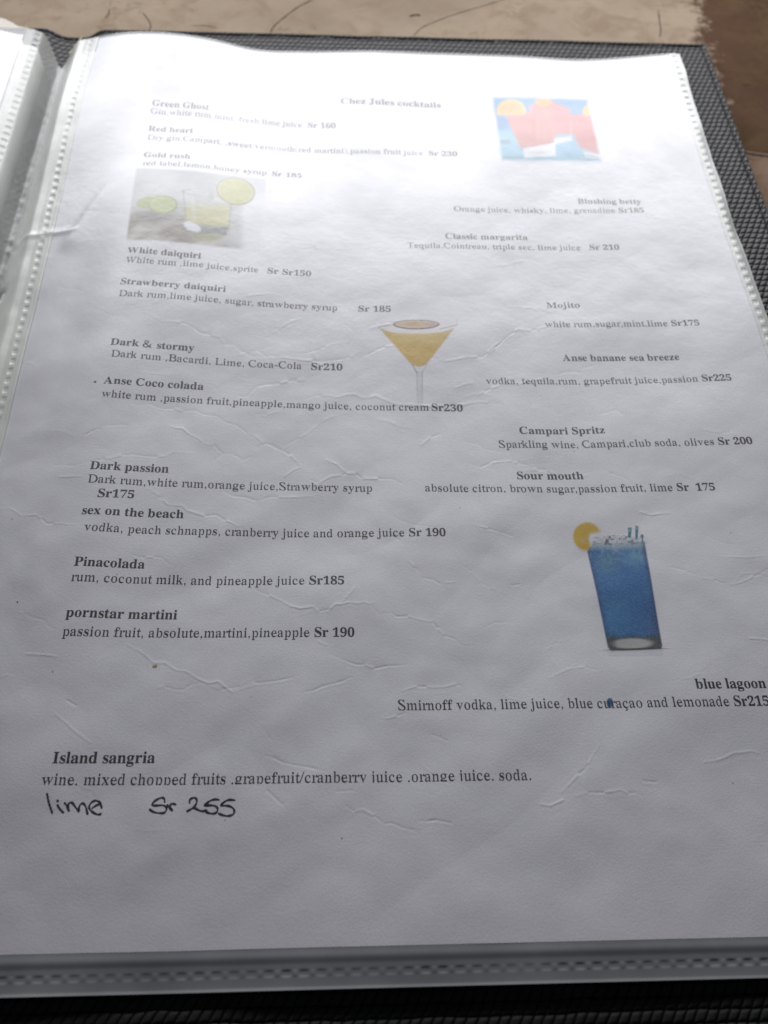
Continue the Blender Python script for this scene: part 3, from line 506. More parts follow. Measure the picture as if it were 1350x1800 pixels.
def paper_material(name, use_attr):
    m, nt, out = mat_new(name); n = N(nt)
    tc = n('ShaderNodeTexCoord').outputs['Object']
    p = n('ShaderNodeBsdfPrincipled'); p.inputs['Roughness'].default_value = .7
    p.inputs['Specular IOR Level'].default_value = .25
    grain = noise(n, tc, 1900, 3)
    blot = noise(n, tc, 60, 4)
    col = n.mix(n.ramp(blot, .3, .7), (.745, .725, .788), (.78, .765, .82))
    if use_attr:
        a = n('ShaderNodeAttribute'); a.attribute_name = 'print'
        col = n.mix(1.0, col, a.outputs['Color']); 
        nt.nodes[-1].blend_type = 'MULTIPLY'
        g2 = n.math('MULTIPLY_ADD', grain, .5, .75)
        bright = n('ShaderNodeMix', data_type='RGBA', blend_type='MIX')
        col = n.mix(n.math('MULTIPLY', n.math('SUBTRACT', grain, .35), .28), col, (.76, .76, .78))
    n.link(col, p.inputs['Base Color'])
    b = n('ShaderNodeBump'); b.inputs['Strength'].default_value = .5; b.inputs['Distance'].default_value = .00009
    n.link(grain, b.inputs['Height']); n.link(b.outputs[0], p.inputs['Normal'])
    n.link(p.outputs[0], out.inputs[0])
    return m

def ink_material(name, col, rough=.6):
    m, nt, out = mat_new(name); n = N(nt)
    tc = n('ShaderNodeTexCoord').outputs['Object']
    p = n('ShaderNodeBsdfPrincipled'); p.inputs['Roughness'].default_value = rough
    p.inputs['Specular IOR Level'].default_value = .2
    g = noise(n, tc, 1500, 2)
    c = n.mix(n.ramp(g, .35, .75), tuple(col), tuple(np.array(col)*2.0+.012))
    n.link(c, p.inputs['Base Color']); n.link(p.outputs[0], out.inputs[0])
    return m

def film_material(name, haze, rough, haze_col, bump=.25, gloss_gain=2.0, through=.4, clear=(.975, .98, .975)):
    """clear polypropylene: see-through, a little milky, soft two-sided Fresnel gloss"""
    m, nt, out = mat_new(name); n = N(nt)
    tc = n('ShaderNodeTexCoord').outputs['Object']
    h1 = noise(n, tc, 700, 3, .6); h2 = noise(n, tc, 160, 3, .55)
    h = n.math('ADD', n.math('MULTIPLY', h1, .35), h2)
    b = n('ShaderNodeBump'); b.inputs['Strength'].default_value = bump; b.inputs['Distance'].default_value = .0004
    n.link(h, b.inputs['Height'])
    tr = n('ShaderNodeBsdfTransparent'); tr.inputs[0].default_value = (*clear, 1)
    df = n('ShaderNodeBsdfDiffuse'); df.inputs[0].default_value = (*haze_col, 1)
    tl = n('ShaderNodeBsdfTranslucent'); tl.inputs[0].default_value = (*haze_col, 1)
    milk = n('ShaderNodeMixShader'); milk.inputs[0].default_value = through
    n.link(df.outputs[0], milk.inputs[1]); n.link(tl.outputs[0], milk.inputs[2])
    body = n('ShaderNodeMixShader')
    dirt = noise(n, tc, 45, 4)
    n.link(n.math('MULTIPLY', n.math('MULTIPLY_ADD', dirt, .8, .6), haze), body.inputs[0])
    n.link(tr.outputs[0], body.inputs[1]); n.link(milk.outputs[0], body.inputs[2])
    gl = n('ShaderNodeBsdfGlossy')
    smear = noise(n, tc, 28, 5, .6, 1.2)
    n.link(n.math('MULTIPLY_ADD', smear, .22, rough-.11), gl.inputs['Roughness'])
    gl.inputs[0].default_value = (1, 1, 1, 1)
    n.link(b.outputs[0], gl.inputs['Normal'])
    geo = n('ShaderNodeNewGeometry')
    dp = n('ShaderNodeVectorMath', operation='DOT_PRODUCT')
    n.link(geo.outputs['Incoming'], dp.inputs[0]); n.link(b.outputs[0], dp.inputs[1])
    inv = n.math('SUBTRACT', 1.0, n.math('MINIMUM', n.math('ABSOLUTE', dp.outputs['Value']), 1.0))
    fres = n.math('MULTIPLY_ADD', n.math('POWER', inv, 5.0), .96, .04)   # the same from both sides of a thin sheet
    g = n.math('MINIMUM', n.math('MULTIPLY', fres, gloss_gain), 1.0)
    mx = n('ShaderNodeMixShader'); n.link(g, mx.inputs[0])
    n.link(body.outputs[0], mx.inputs[1]); n.link(gl.outputs[0], mx.inputs[2])
    n.link(mx.outputs[0], out.inputs[0])
    return m

def weave_material():
    m, nt, out = mat_new("woven_vinyl"); n = N(nt)
    tc = n('ShaderNodeTexCoord').outputs['Object']
    wob = n('ShaderNodeTexNoise'); wob.inputs['Scale'].default_value = 90; n.link(tc, wob.inputs['Vector'])
    sep = n('ShaderNodeSeparateXYZ'); n.link(tc, sep.inputs[0])
    sw = n('ShaderNodeSeparateColor'); n.link(wob.outputs['Color'], sw.inputs[0])
    x = n.math('MULTIPLY_ADD', n.math('SUBTRACT', sw.outputs[0], .5), .0014, sep.outputs[0])
    y = n.math('MULTIPLY_ADD', n.math('SUBTRACT', sw.outputs[1], .5), .0014, sep.outputs[1])
    row = n.math('DIVIDE', y, .0024)
    iy = n.math('FLOOR', row); fy = n.math('FRACT', row)
    cx = n.math('ADD', n.math('DIVIDE', x, .00215), n.math('MULTIPLY', iy, .43))
    cx = n.math('ADD', cx, n.math('MULTIPLY', fy, -.55))
    fx = n.math('FRACT', cx)
    ax = n.math('POWER', n.math('ABSOLUTE', n.math('MULTIPLY_ADD', fx, 2, -1)), 3.0)
    ay = n.math('POWER', n.math('ABSOLUTE', n.math('MULTIPLY_ADD', fy, 2, -1)), 3.0)
    cell = n.math('MULTIPLY', n.math('SUBTRACT', 1, ax), n.math('SUBTRACT', 1, ay))
    wear = noise(n, tc, 260, 4)
    fibre = noise(n, tc, 1700, 2)
    mask = n.ramp(cell, .02, .42)
    grey = n.mix(wear, (.055, .054, .055), (.122, .119, .121))
    col = n.mix(mask, (.006, .006, .007), grey)
    p = n('ShaderNodeBsdfPrincipled')
    n.link(col, p.inputs['Base Color'])
    n.link(n.math('MULTIPLY_ADD', mask, -.32, .85), p.inputs['Roughness'])
    p.inputs['Specular IOR Level'].default_value = .35
    b = n('ShaderNodeBump'); b.inputs['Strength'].default_value = .9; b.inputs['Distance'].default_value = .0006
    n.link(n.math('ADD', cell, n.math('MULTIPLY', fibre, .12)), b.inputs['Height'])
    n.link(b.outputs[0], p.inputs['Normal'])
    n.link(p.outputs[0], out.inputs[0])
    return m

def plain(name, col, rough=.6, spec=.3):
    m, nt, out = mat_new(name); n = N(nt)
    tc = n('ShaderNodeTexCoord').outputs['Object']
    p = n('ShaderNodeBsdfPrincipled'); p.inputs['Roughness'].default_value = rough
    p.inputs['Specular IOR Level'].default_value = spec
    g = noise(n, tc, 400, 4)
    n.link(n.mix(g, tuple(np.array(col)*.8), tuple(np.array(col)*1.2)), p.inputs['Base Color'])
    n.link(p.outputs[0], out.inputs[0])
    return m

def table_material():
    m, nt, out = mat_new("worn_tabletop"); n = N(nt)
    tc = n('ShaderNodeTexCoord').outputs['Object']
    sep = n('ShaderNodeSeparateXYZ'); n.link(tc, sep.inputs[0])
    X, Y = sep.outputs[0], sep.outputs[1]
    big = noise(n, tc, 14, 5, .6); mid = noise(n, tc, 70, 6, .65, .6); fine = noise(n, tc, 420, 5, .7)
    pale = n.mix(n.ramp(big, .3, .7), (.265, .197, .136), (.39, .298, .208))
    pale = n.mix(n.math('MULTIPLY', n.ramp(mid, .46, .68), .7), pale, (.26, .18, .12))
    # short dark scratches and pits
    mp = n('ShaderNodeMapping'); mp.inputs['Scale'].default_value = (1, 1.7, 1); mp.inputs['Rotation'].default_value = (0, 0, .5)
    n.link(tc, mp.inputs[0])
    ridg = noise(n, mp.outputs[0], 120, 5, .62, 1.4)
    line = n.math('SUBTRACT', 1, n.ramp(n.math('ABSOLUTE', n.math('SUBTRACT', ridg, .5)), 0, .012))
    gate = n.ramp(noise(n, tc, 55, 3), .54, .66)
    scr = n.math('MULTIPLY', line, gate)
    pit = n.ramp(fine, .69, .78)
    dirt = n.math('MAXIMUM', n.math('MULTIPLY', scr, .75), n.math('MULTIPLY', pit, .5))
    pale = n.mix(dirt, pale, (.09, .062, .042))
    # the dark patch at the far right corner
    dark = n.mix(n.ramp(mid, .3, .7), (.075, .043, .022), (.135, .084, .045))
    dark = n.mix(n.ramp(big, .45, .7), dark, (.11, .06, .04))
    dark = n.mix(n.math('MULTIPLY', dirt, .7), dark, (.03, .02, .014))
    e = n.math('MULTIPLY_ADD', n.math('SUBTRACT', noise(n, tc, 150, 8, .78), .5), .034, X)
    e = n.math('MULTIPLY_ADD', n.math('SUBTRACT', Y, .325), -.08, e)
    mx = n.ramp(e, .2295, .2365)
    my = n.ramp(n.math('ADD', Y, n.math('MULTIPLY', X, .22)), .3065, .3075)
    far = n.math('MULTIPLY', mx, my)
    # mid-brown part below the joint
    lower = n.mix(n.ramp(mid, .35, .7), (.26, .175, .125), (.17, .11, .075))
    lower = n.mix(dirt, lower, (.05, .034, .024))
    side = n.math('MULTIPLY', mx, n.math('SUBTRACT', 1, my))
    col = n.mix(far, n.mix(side, pale, lower), dark)
    p = n('ShaderNodeBsdfPrincipled')
    n.link(col, p.inputs['Base Color'])
    n.link(n.math('MULTIPLY_ADD', mid, .25, .55), p.inputs['Roughness'])
    n.link(n.math('MULTIPLY_ADD', mx, -.19, .21), p.inputs['Specular IOR Level'])
    b = n('ShaderNodeBump'); b.inputs['Strength'].default_value = .5; b.inputs['Distance'].default_value = .0007
    hh = n.math('SUBTRACT', n.math('ADD', mid, n.math('MULTIPLY', fine, .3)), n.math('MULTIPLY', dirt, 1.2))
    n.link(hh, b.inputs['Height']); n.link(b.outputs[0], p.inputs['Normal'])
    n.link(p.outputs[0], out.inputs[0])
    return m

M_PAPER = paper_material("white_paper", False)
M_PRINT = paper_material("printed_paper", True)
M_INK = ink_material("black_print", (.022, .022, .025))
M_PEN = ink_material("pen_ink", (.02, .02, .024), .4)
M_FILM = film_material("clear_sleeve_film", 0.03, 0.37, (.80, .81, .82), .3, 1.28)
M_WELD = film_material("milky_weld_film", .74, .42, (.88, .89, .86), .3, 1.9)
M_WELDL = film_material("shaded_weld_film", .42, .40, (.80, .81, .79), .35, 1.2)  # less milky copy of the weld film, puts the gutter valley's shade into the material
M_WELDB = film_material("clear_weld_film", .50, .34, (.52, .53, .56), .3, 1.0, .05, (.42, .42, .43))
M_STACK = plain("sleeve_stack", (.80, .82, .79), .5)
M_WEAVE = weave_material()
M_THREAD = plain("black_thread", (.012, .012, .013), .7)
M_TABLE = table_material()
M_CRACK = plain("dark_crack", (.05, .035, .025), .9)
M_LINING = plain("torn_lining", (.5, .47, .36), .8)

# ------------------------------------------------------------------ table
TZ = -9.6
xs = np.concatenate([np.linspace(-700, -80, 8), np.linspace(-70, 300, 38), np.linspace(330, 900, 8)])
ys = np.concatenate([np.linspace(-260, 100, 6), np.linspace(120, 420, 31), np.linspace(450, 900, 6)])
table = slab("table", xs, ys, lambda x, y: TZ+0*x, lambda x, y: TZ-40+0*x, M_TABLE)
tag(table, "worn beige tabletop with scratches and a dark brown corner patch under the folder", "table")

def ribbon(name, paths, mat, parent, zf, taper=True):
    V = []; F = []
    for pts, w in paths:
        p = np.array(pts, float).reshape(-1, 2)
        # Catmull-Rom smoothing
        q = []
        for i in range(len(p)-1):
            p0 = p[max(i-1, 0)]; p1 = p[i]; p2 = p[i+1]; p3 = p[min(i+2, len(p)-1)]
            for t in np.linspace(0, 1, 6, endpoint=False):
                q.append(.5*((2*p1)+(p2-p0)*t+(2*p0-5*p1+4*p2-p3)*t*t+(-p0+3*p1-3*p2+p3)*t**3))
        q.append(p[-1]); q = np.array(q)
        d = np.gradient(q, axis=0); d /= np.linalg.norm(d, axis=1)[:, None]+1e-9
        nrm = np.stack([-d[:, 1], d[:, 0]], 1)
        s = np.linspace(0, 1, len(q))
        ww = w*(np.minimum(1, np.minimum(s, 1-s)*8+.25) if taper else 1+0*s)
        ww = ww*(1+.25*np.sin(s*37+len(q)))
        L = q+nrm*ww[:, None]/2; Rr = q-nrm*ww[:, None]/2
        k = len(V)
        for a, b, c in zip(L, q, Rr):
            V += [(*a,), (*b,), (*c,)]
        for i in range(len(q)-1):
            for j in (0, 1):
                F.append((k+3*i+j, k+3*i+j+1, k+3*i+j+4, k+3*i+j+3))
        if not taper:                                   # round pen ends
            for c, r in ((q[0], ww[0]/2), (q[-1], ww[-1]/2)):
                k = len(V)
                V.append((*c,))
                for t in np.linspace(0, 2*np.pi, 8, endpoint=False): V.append((c[0]+r*np.cos(t), c[1]+r*np.sin(t)))
                for i in range(0, 8, 2): F.append((k, k+1+i, k+1+(i+1) % 8, k+1+(i+2) % 8))
    V = np.array(V)
    Z = zf(V[:, 0], V[:, 1])
    return raw_mesh(name, np.column_stack([V, Z]), F, mat, parent)

flat = lambda x, y: TZ+.06+0*x
for k, (pts, w) in enumerate([((59.7, 322, 61, 327, 64.9, 333.7, 70, 341, 75.5, 346.9, 80, 356), .5),
               ((115.8, 322, 119, 328, 124, 332.3, 133, 338.5, 145.8, 345.6, 153.3, 350.1, 165, 357), .35),
               ((218.6, 345.5, 217.6, 338, 217.0, 332, 215.5, 326.2), .45),
               ((228.6, 256.2, 235, 253.8, 241.5, 252.6, 260, 249), 1.3),
               ((115, 336.6, 117.4, 337.6, 119.5, 337.4), 1.1),
               ((9, 334.5, 11.5, 330, 13.2, 325.6, 12.8, 321), .4),
               ((29, 326, 34, 326.5, 39, 325), .25), ((-5, 330, -4, 333, -4.4, 336), .45)]):
    ribbon("crack", [(pts, w)], M_CRACK, table, flat)

# ------------------------------------------------------------------ folder
folder = link(bpy.data.objects.new("menu_folder", None))
folder.location = (0, 0, 0)
tag(folder, "open charcoal woven menu folder with black stitched edge and clear plastic sleeves", "menu folder")

X0, X1, Y0, Y1 = -258.0, 230.2, -21.0, 314.2
def cover_top(x, y):
    z = -4.5-3.3*np.exp(-((x+13)/8.0)**4)
    d = np.minimum(np.minimum(x-X0, X1-x), np.minimum(y-Y0, Y1-y))
    z = z-1.1*np.clip(1-d/1.3, 0, 1)**2
    z = z+.25*np.exp(-((d-1.3)/.8)**2)-.45*np.exp(-((d-2.7)/.38)**2)
    z = z+.25*value_noise(x, y, 25, 1)+.12*value_noise(x, y, 7, 2)
    z = z-1.5*np.exp(-((x+13)/5)**2)*smooth(296, 290, y)
    z = z-1.4*smooth(12, -8, y)
    return z
fine = lambda a, b: np.arange(a, b, .33)
xs = np.concatenate([fine(X0, X0+5), np.arange(X0+5, -60, 4), np.arange(-60, X1-5, 1.2), fine(X1-5, X1), [X1]])
ys = np.concatenate([fine(Y0, Y0+5), np.arange(Y0+5, Y1-5, 2.0), fine(Y1-5, Y1), [Y1]])
cover = slab("cover", xs, ys, cover_top, lambda x, y: -9.4+0*x, M_WEAVE, folder)

# stitched seam: separate thread lengths along the hem
def tube(path, r, seg=6):
    p = np.array(path); d = np.gradient(p, axis=0); d /= np.linalg.norm(d, axis=1)[:, None]
    up = np.array([0, 0, 1.]); s = np.cross(d, up); s /= np.linalg.norm(s, axis=1)[:, None]+1e-9
    u = np.cross(s, d)
    k = len(p); V = []
    for i in range(k):
        rr = r*(.45 if i in (0, k-1) else 1)
        for t in np.linspace(0, 2*np.pi, seg, endpoint=False):
            V.append(p[i]+rr*(np.cos(t)*s[i]+np.sin(t)*u[i]))
    F = [(i*seg+j, i*seg+(j+1) % seg, (i+1)*seg+(j+1) % seg, (i+1)*seg+j) for i in range(k-1) for j in range(seg)]
    return np.array(V), F
SV, SF, off = [], [], 0
def stitches(a, b):
    global off
    a = np.array(a, float); b = np.array(b, float); L = np.linalg.norm(b-a); n = int(L/4.2)
    for k in range(n):
        t = np.linspace((k+.02)/n, (k+.93)/n, 6)
        q = a+(b-a)*t[:, None]+rng.uniform(-.1, .1, 2)
        z = cover_top(q[:, 0], q[:, 1])+.12
        V, F = tube(np.column_stack([q, z]), .36)
        SV.append(V); SF.extend([tuple(i+off for i in f) for f in F]); off += len(V)
m_ = 2.7
stitches((X1-m_, Y0+m_), (X1-m_, Y1-m_)); stitches((X1-m_, Y1-m_), (X0+m_, Y1-m_))
stitches((X0+m_, Y1-m_), (X0+m_, Y0+m_)); stitches((X0+m_, Y0+m_), (X1-m_, Y0+m_))
raw_mesh("stitching", np.concatenate(SV), SF, M_THREAD, cover)

# sleeves of the pages underneath
slab("page_stack", np.linspace(1.5, 213.4, 60), np.linspace(3, 294.5, 90),
     lambda x, y: base_height(x, y)+crumple(x, y)-.55, lambda x, y: cover_top(x, y)*0-5.9, M_STACK, folder)
LEFTZ = lambda x, y: 3.4+1.3*smooth(-22, -55, x)
slab("page_stack", np.linspace(-235, -27, 50), np.linspace(3, 294.5, 60),
     lambda x, y: LEFTZ(x, y)-.6, lambda x, y: 0*x-5.9, M_STACK, folder)

# ------------------------------------------------------------------ sleeves
FILM = .55
def dots(x, y, px, pitch, axis, w=1.15, h=1.1, phase=0.):
    """embossed row of rounded squares; returns 0..1 (1 inside)"""
    a = y if axis == 'y' else x
    c = x-px if axis == 'y' else y-px
    f = (a/pitch+phase); f = (f-np.floor(f)-.5)*pitch
    d = (np.abs(f)/w)**4+(np.abs(c)/h)**4
    return np.exp(-d**1.5)

def sleeve(name, parent): 
    return link(bpy.data.objects.new(name, None), parent)

# right sleeve
xs = np.linspace(0.0, 210.0, 701); ys = np.linspace(0, 297.4, 992)
X, Y = np.meshgrid(xs, ys, indexing='ij')
def film_h(x, y):
    r = base_height(x, y)+.75*crumple(x, y, fine=.25)+1.0*crease_at(x, y)+FILM+.10*value_noise(x, y, 16, 3)
    return r
Zf = film_h(X.ravel(), Y.ravel()).reshape(X.shape)
right_sleeve = grid_mesh("sleeve", X, Y, Zf, M_FILM, folder)

# right weld
xs = np.arange(210.0, 214.31, .22); ys = np.arange(-0.0, 297.5, .25)
X, Y = np.meshgrid(xs, ys, indexing='ij'); x, y = X.ravel(), Y.ravel()
curl = smooth(211.5, 214.3, x)
z = film_h(np.minimum(x, 210), y)*(1-smooth(210, 212, x))+smooth(210, 212, x)*(base_height(x, y)+crumple(x, y)*.5+FILM)
z = z-.15*dots(x, y, 211.8, 3.45, 'y', .9, .85)*(1+1.2*value_noise(0*x, y, 10, 2))
z = z+curl*(1.1*value_noise(y*1.0, y*0, 9, 0)+1.2*value_noise(y, 0*y, 22, 2)-.6)
xx = x+curl*(.5*value_noise(y, 0*y, 14, 5)+.25*value_noise(y, 0*y, 5, 1))
raw_mesh("weld_seam", np.column_stack([xx, y, z]), grid_faces(*X.shape), M_WELD, right_sleeve)

# bottom weld
xs = np.arange(-14.0, 214.31, .3); ys = np.linspace(-7.0, 0, 36)
X, Y = np.meshgrid(xs, ys, indexing='ij'); x, y = X.ravel(), Y.ravel()
z = base_height(np.maximum(x, 0), 0*y)+crumple(np.maximum(x, 0), 0*y)+FILM
z = z-.45*smooth(0, -7, y)+.10*smooth(-.2, -1.4, y)-.16*smooth(-1.4, -2.8, y)
var = 1+1.3*value_noise(x, 0*y, 9, 1)
z = z-.085*dots(x, y, -4.2, 3.3, 'x', .95, .55)*var+.05*dots(x, y, -4.2, 3.3, 'x', .45, .5, .5)*var
z = z+.10*value_noise(x, y, 12, 2)+.25*value_noise(x, 0*y, 40, 4)*smooth(-2, -7, y)
z = z+.14*smooth(-6.5, -6.95, y)
z = z-3.6*smooth(-2, -14, x)
raw_mesh("weld_seam", np.column_stack([x, y, z]), grid_faces(*X.shape), M_WELDB, right_sleeve)

# binding margin of the right sleeve, bending down into the gutter
def margin_z(x, y):
    t = smooth(-6.5, -15.9, x)
    z = base_height(np.maximum(x, -5), y)+FILM
    z = z+crumple(x, y)*(1-t)*.8
    return z*(1-t)+t*(-6.6)
def margin_top(x): return 297.2-5.6*smooth(-5, -13.5, x)
xs = np.concatenate([np.arange(-14.3, 0, .22), [0.0]]); ts = np.linspace(0, 1, 1100)
X = np.repeat(xs[:, None], len(ts), 1); Y = ts[None]*margin_top(xs)[:, None]
x, y = X.ravel(), Y.ravel()
wl = smooth(0, -.8, x)
z = margin_z(x, y)*wl+(1-wl)*film_h(np.maximum(x, 0), y)
z = z-.16*dots(x+.12*np.sin(y*.37), y, -2.7, 3.3, 'y', .9, .72)*(1+1.1*value_noise(0*x, y, 8, 2))
z = z+.25*value_noise(x, y, 6, 3)*smooth(-4, -7, x)+.2*value_noise(x, y*.2, 3, 0)*smooth(-9, -13, x)
# small nick in the gutter edge
z = z-1.6*np.exp(-((x+13)/1.6)**2-((y-176)/2.2)**2)
raw_mesh("binding_margin", np.column_stack([x, y, z]), grid_faces(*X.shape), M_WELD, right_sleeve)
slab("binding_margin", np.linspace(-13.6, 1.4, 24), np.linspace(2, 289, 60),
     lambda x, y: margin_z(x, y)-.9, lambda x, y: 0*x-7.9, M_STACK, folder)

# left sleeve
left_sleeve = None
xs = np.arange(-232.0, -24.9, 1.0); ys = np.arange(0, 299.1, 1.0)
X, Y = np.meshgrid(xs, ys, indexing='ij'); x, y = X.ravel(), Y.ravel()
left_film = lambda x, y: LEFTZ(x, y)+.5+.5*value_noise(x, y, 26, 1)+.2*value_noise(x, y, 9, 2)
ytop = y+ (y/299)*5.0*smooth(-26, -36, x)
left_sleeve = raw_mesh("sleeve", np.column_stack([x, ytop, left_film(x, y)]), grid_faces(*X.shape), M_FILM, folder)

def left_margin_z(x, y):
    K = np.array([-25.0, -21.5, -19.6, -17.8, -16.0, -14.4]); V = np.array([3.9, 3.2, 1.7, -3.2, -6.2, -6.6])
    return hermite(K, V[:, None], x)[:, 0]
xs = np.arange(-25.0, -14.39, .2); ts = np.linspace(0, 1, 1100)
X = np.repeat(xs[:, None], len(ts), 1)
Y = ts[None]*(298.5-7.2*smooth(-19.5, -14.4, xs))[:, None]
x, y = X.ravel(), Y.ravel()
z = left_margin_z(x, y)+(left_film(x, y)-LEFTZ(x, y)-.5)*smooth(-21, -25, x)
b_ = smooth(-23.5, -25, x); z = z*(1-b_)+b_*left_film(x, y)
z = z-.22*dots(x, y, -21.4, 3.3, 'y', 1.05, .95)*(1+value_noise(0*x, y, 8, 4))
z = z+.5*value_noise(x*2, y*.35, 9, 4)*smooth(-20, -18, x)+.25*value_noise(x, y, 2.5, 2)*smooth(-19.5, -17, x)
raw_mesh("binding_margin", np.column_stack([x, y, z]), grid_faces(*X.shape), M_WELDL, left_sleeve)
slab("binding_margin", np.linspace(-26.5, -20.6, 12), np.linspace(2, 290, 60),
     lambda x, y: left_margin_z(x, y)-1.0, lambda x, y: 0*x-7.95, M_STACK, folder)

# torn cloth lining at the head of the spine
tl = []
for k in range(7):
    a = -12.5+k*.42; tl.append((a, 300+k*1.55+rng.uniform(-.4, .4)))
tl = np.array(tl)
V = []; F = []
for k, (a, b) in enumerate(tl):
    w = 1.0-.1*k+rng.uniform(-.15, .15)
    for s in (-1, 1):
        V.append((a+s*w, b, -5.9+.25*k*.5+.2*s)); V.append((a+s*w, b, -6.5+.25*k*.5))
for k in range(6):
    i = 4*k
    F += [(i, i+4, i+6, i+2), (i+1, i+3, i+7, i+5), (i, i+1, i+5, i+4), (i+2, i+6, i+7, i+3)]
raw_mesh("torn_lining", V, F, M_LINING, cover)

# ------------------------------------------------------------------ the printed sheet
xs = np.arange(0.1, 210.3, .22); ys = np.arange(.1, 297.01, .22)
X, Y = np.meshgrid(xs, ys, indexing='ij')
x, y = X.ravel(), Y.ravel()
menu = raw_mesh("menu_sheet", np.column_stack([x, y, page_height(x, y)]), grid_faces(*X.shape), M_PAPER)
tag(menu, "creased white cocktail list with drink pictures lying in the right-hand clear sleeve", "menu page")

xs = np.arange(-230.0, -25.4, 2.0); ys = np.arange(1.0, 296.6, 2.0)
X, Y = np.meshgrid(xs, ys, indexing='ij'); x, y = X.ravel(), Y.ravel()
sheet2 = raw_mesh("menu_sheet", np.column_stack([x, y+(y/299)*2.0*smooth(-26, -36, x), left_film(x, y)-.35]), grid_faces(*X.shape), M_PAPER)
tag(sheet2, "blank white sheet edge in the left-hand sleeve beyond the folder's spine", "menu page")

TEXT_Z = .045
SIZE_Y = lambda y: 3.48*(1+.28*smooth(222, 262, y))
def layout(text, bold=False):
    """[(glyph key, x)] and total advance, in em/1000"""
    out = []; x = 0
    for ch in text:
        if ch == '^': bold = not bold; continue
        if ch == ' ': x += 250; continue
        g = GLYPHS[('b' if bold else 'r')+ch]
        out.append((g, x)); x += g[0]
    first = min(out[0][0][1][0::2]); last = out[-1]
    end = last[1]+max(max(c[0::2]) for c in last[0][1:])
    return out, first, end

def clip_low(poly, ymin):
    """cut a contour at a horizontal line (the lower edge of the pasted strip)"""
    n = len(poly); res = []
    for i in range(n):
        a, b = poly[i], poly[(i+1) % n]
        if a[1] >= ymin: res.append(a)
        if (a[1]-ymin)*(b[1]-ymin) < 0:
            t = (ymin-a[1])/(b[1]-a[1]); res.append((a[0]+t*(b[0]-a[0]), ymin))
    return res

def text_mesh(name, runs, mat, parent, z):
    cu = bpy.data.curves.new(name, 'CURVE'); cu.dimensions = '2D'; cu.fill_mode = 'BOTH'
    for text, x0, y0, x1, y1 in runs:
        clip = text.startswith('_')
        if clip: text = text[1:]
        lay, a, b = layout(text)
        sx = (x1-x0)/(b-a); sy = SIZE_Y((y0+y1)/2)/1000
        for g, gx in lay:
            for c in g[1:]:
                pts = [(c[i], c[i+1]) for i in range(0, len(c), 2)]
                if clip: pts = clip_low(pts, -12)
                if len(pts) < 3: continue
                sp = cu.splines.new('POLY'); sp.points.add(len(pts)-1); sp.use_cyclic_u = True
                for i, (u, v) in enumerate(pts):
                    px = x0+(gx+u-a)*sx
                    t = (px-x0)/(x1-x0)
                    sp.points[i].co = (px, y0+(y1-y0)*t+v*sy, 0, 1)
    tmp = bpy.data.objects.new("tmp_text", cu); scene.collection.objects.link(tmp)
    dg = bpy.context.evaluated_depsgraph_get(); dg.update()
    me = bpy.data.meshes.new_from_object(tmp.evaluated_get(dg))
    bpy.data.objects.remove(tmp); bpy.data.curves.remove(cu)
    me.name = name
    n = len(me.vertices); co = np.empty(n*3); me.vertices.foreach_get('co', co); co = co.reshape(-1, 3)
    co[:, 2] = page_height(co[:, 0], co[:, 1])+z
    me.vertices.foreach_set('co', (co*MM).ravel()); me.update()
    # ink faces up
    if len(me.polygons) and me.polygons[0].normal.z < 0: me.flip_normals()
    me.materials.clear(); me.materials.append(mat)
    return link(bpy.data.objects.new(name, me), parent)

entries = {}
for e, t, *p in RUNS: entries.setdefault(e, []).append((t, *p))
for e, runs in entries.items():
    text_mesh("title" if e == 'Chez' else "menu_entry", runs, M_INK, menu, TEXT_Z)

ribbon("handwriting", [(s, .40) for s in STROKES], M_PEN, menu,
       lambda x, y: page_height(x, y)+TEXT_Z, taper=False)

# ------------------------------------------------------------------ printed pictures
WHITE = np.array([1.0, 1.0, 1.0])
def lay(col, a, new):
    a = np.clip(a, 0, 1)[:, None]
    return col*(1-a)+a*np.asarray(new)
def ell(u, v, cx, cy, rx, ry, soft=.12, rot=0):
    c, s = math.cos(rot), math.sin(rot)
    p = (u-cx)*c+(v-cy)*s; q = -(u-cx)*s+(v-cy)*c
    return smooth(1+soft, 1-soft, np.sqrt((p/rx)**2+(q/ry)**2))
def poly(u, v, pts, soft):
    """soft convex polygon, pts clockwise in a y-down picture"""
    m = np.ones_like(u)*1e9
    P = np.array(pts, float)
    for a, b in zip(P, np.roll(P, -1, 0)):
        d = b-a; L = np.hypot(*d)
        m = np.minimum(m, ((u-a[0])*-d[1]+(v-a[1])*d[0])/L)
    return smooth(-soft, soft, m)
def pn(u, v, s, k): return value_noise(u, v, s, k)

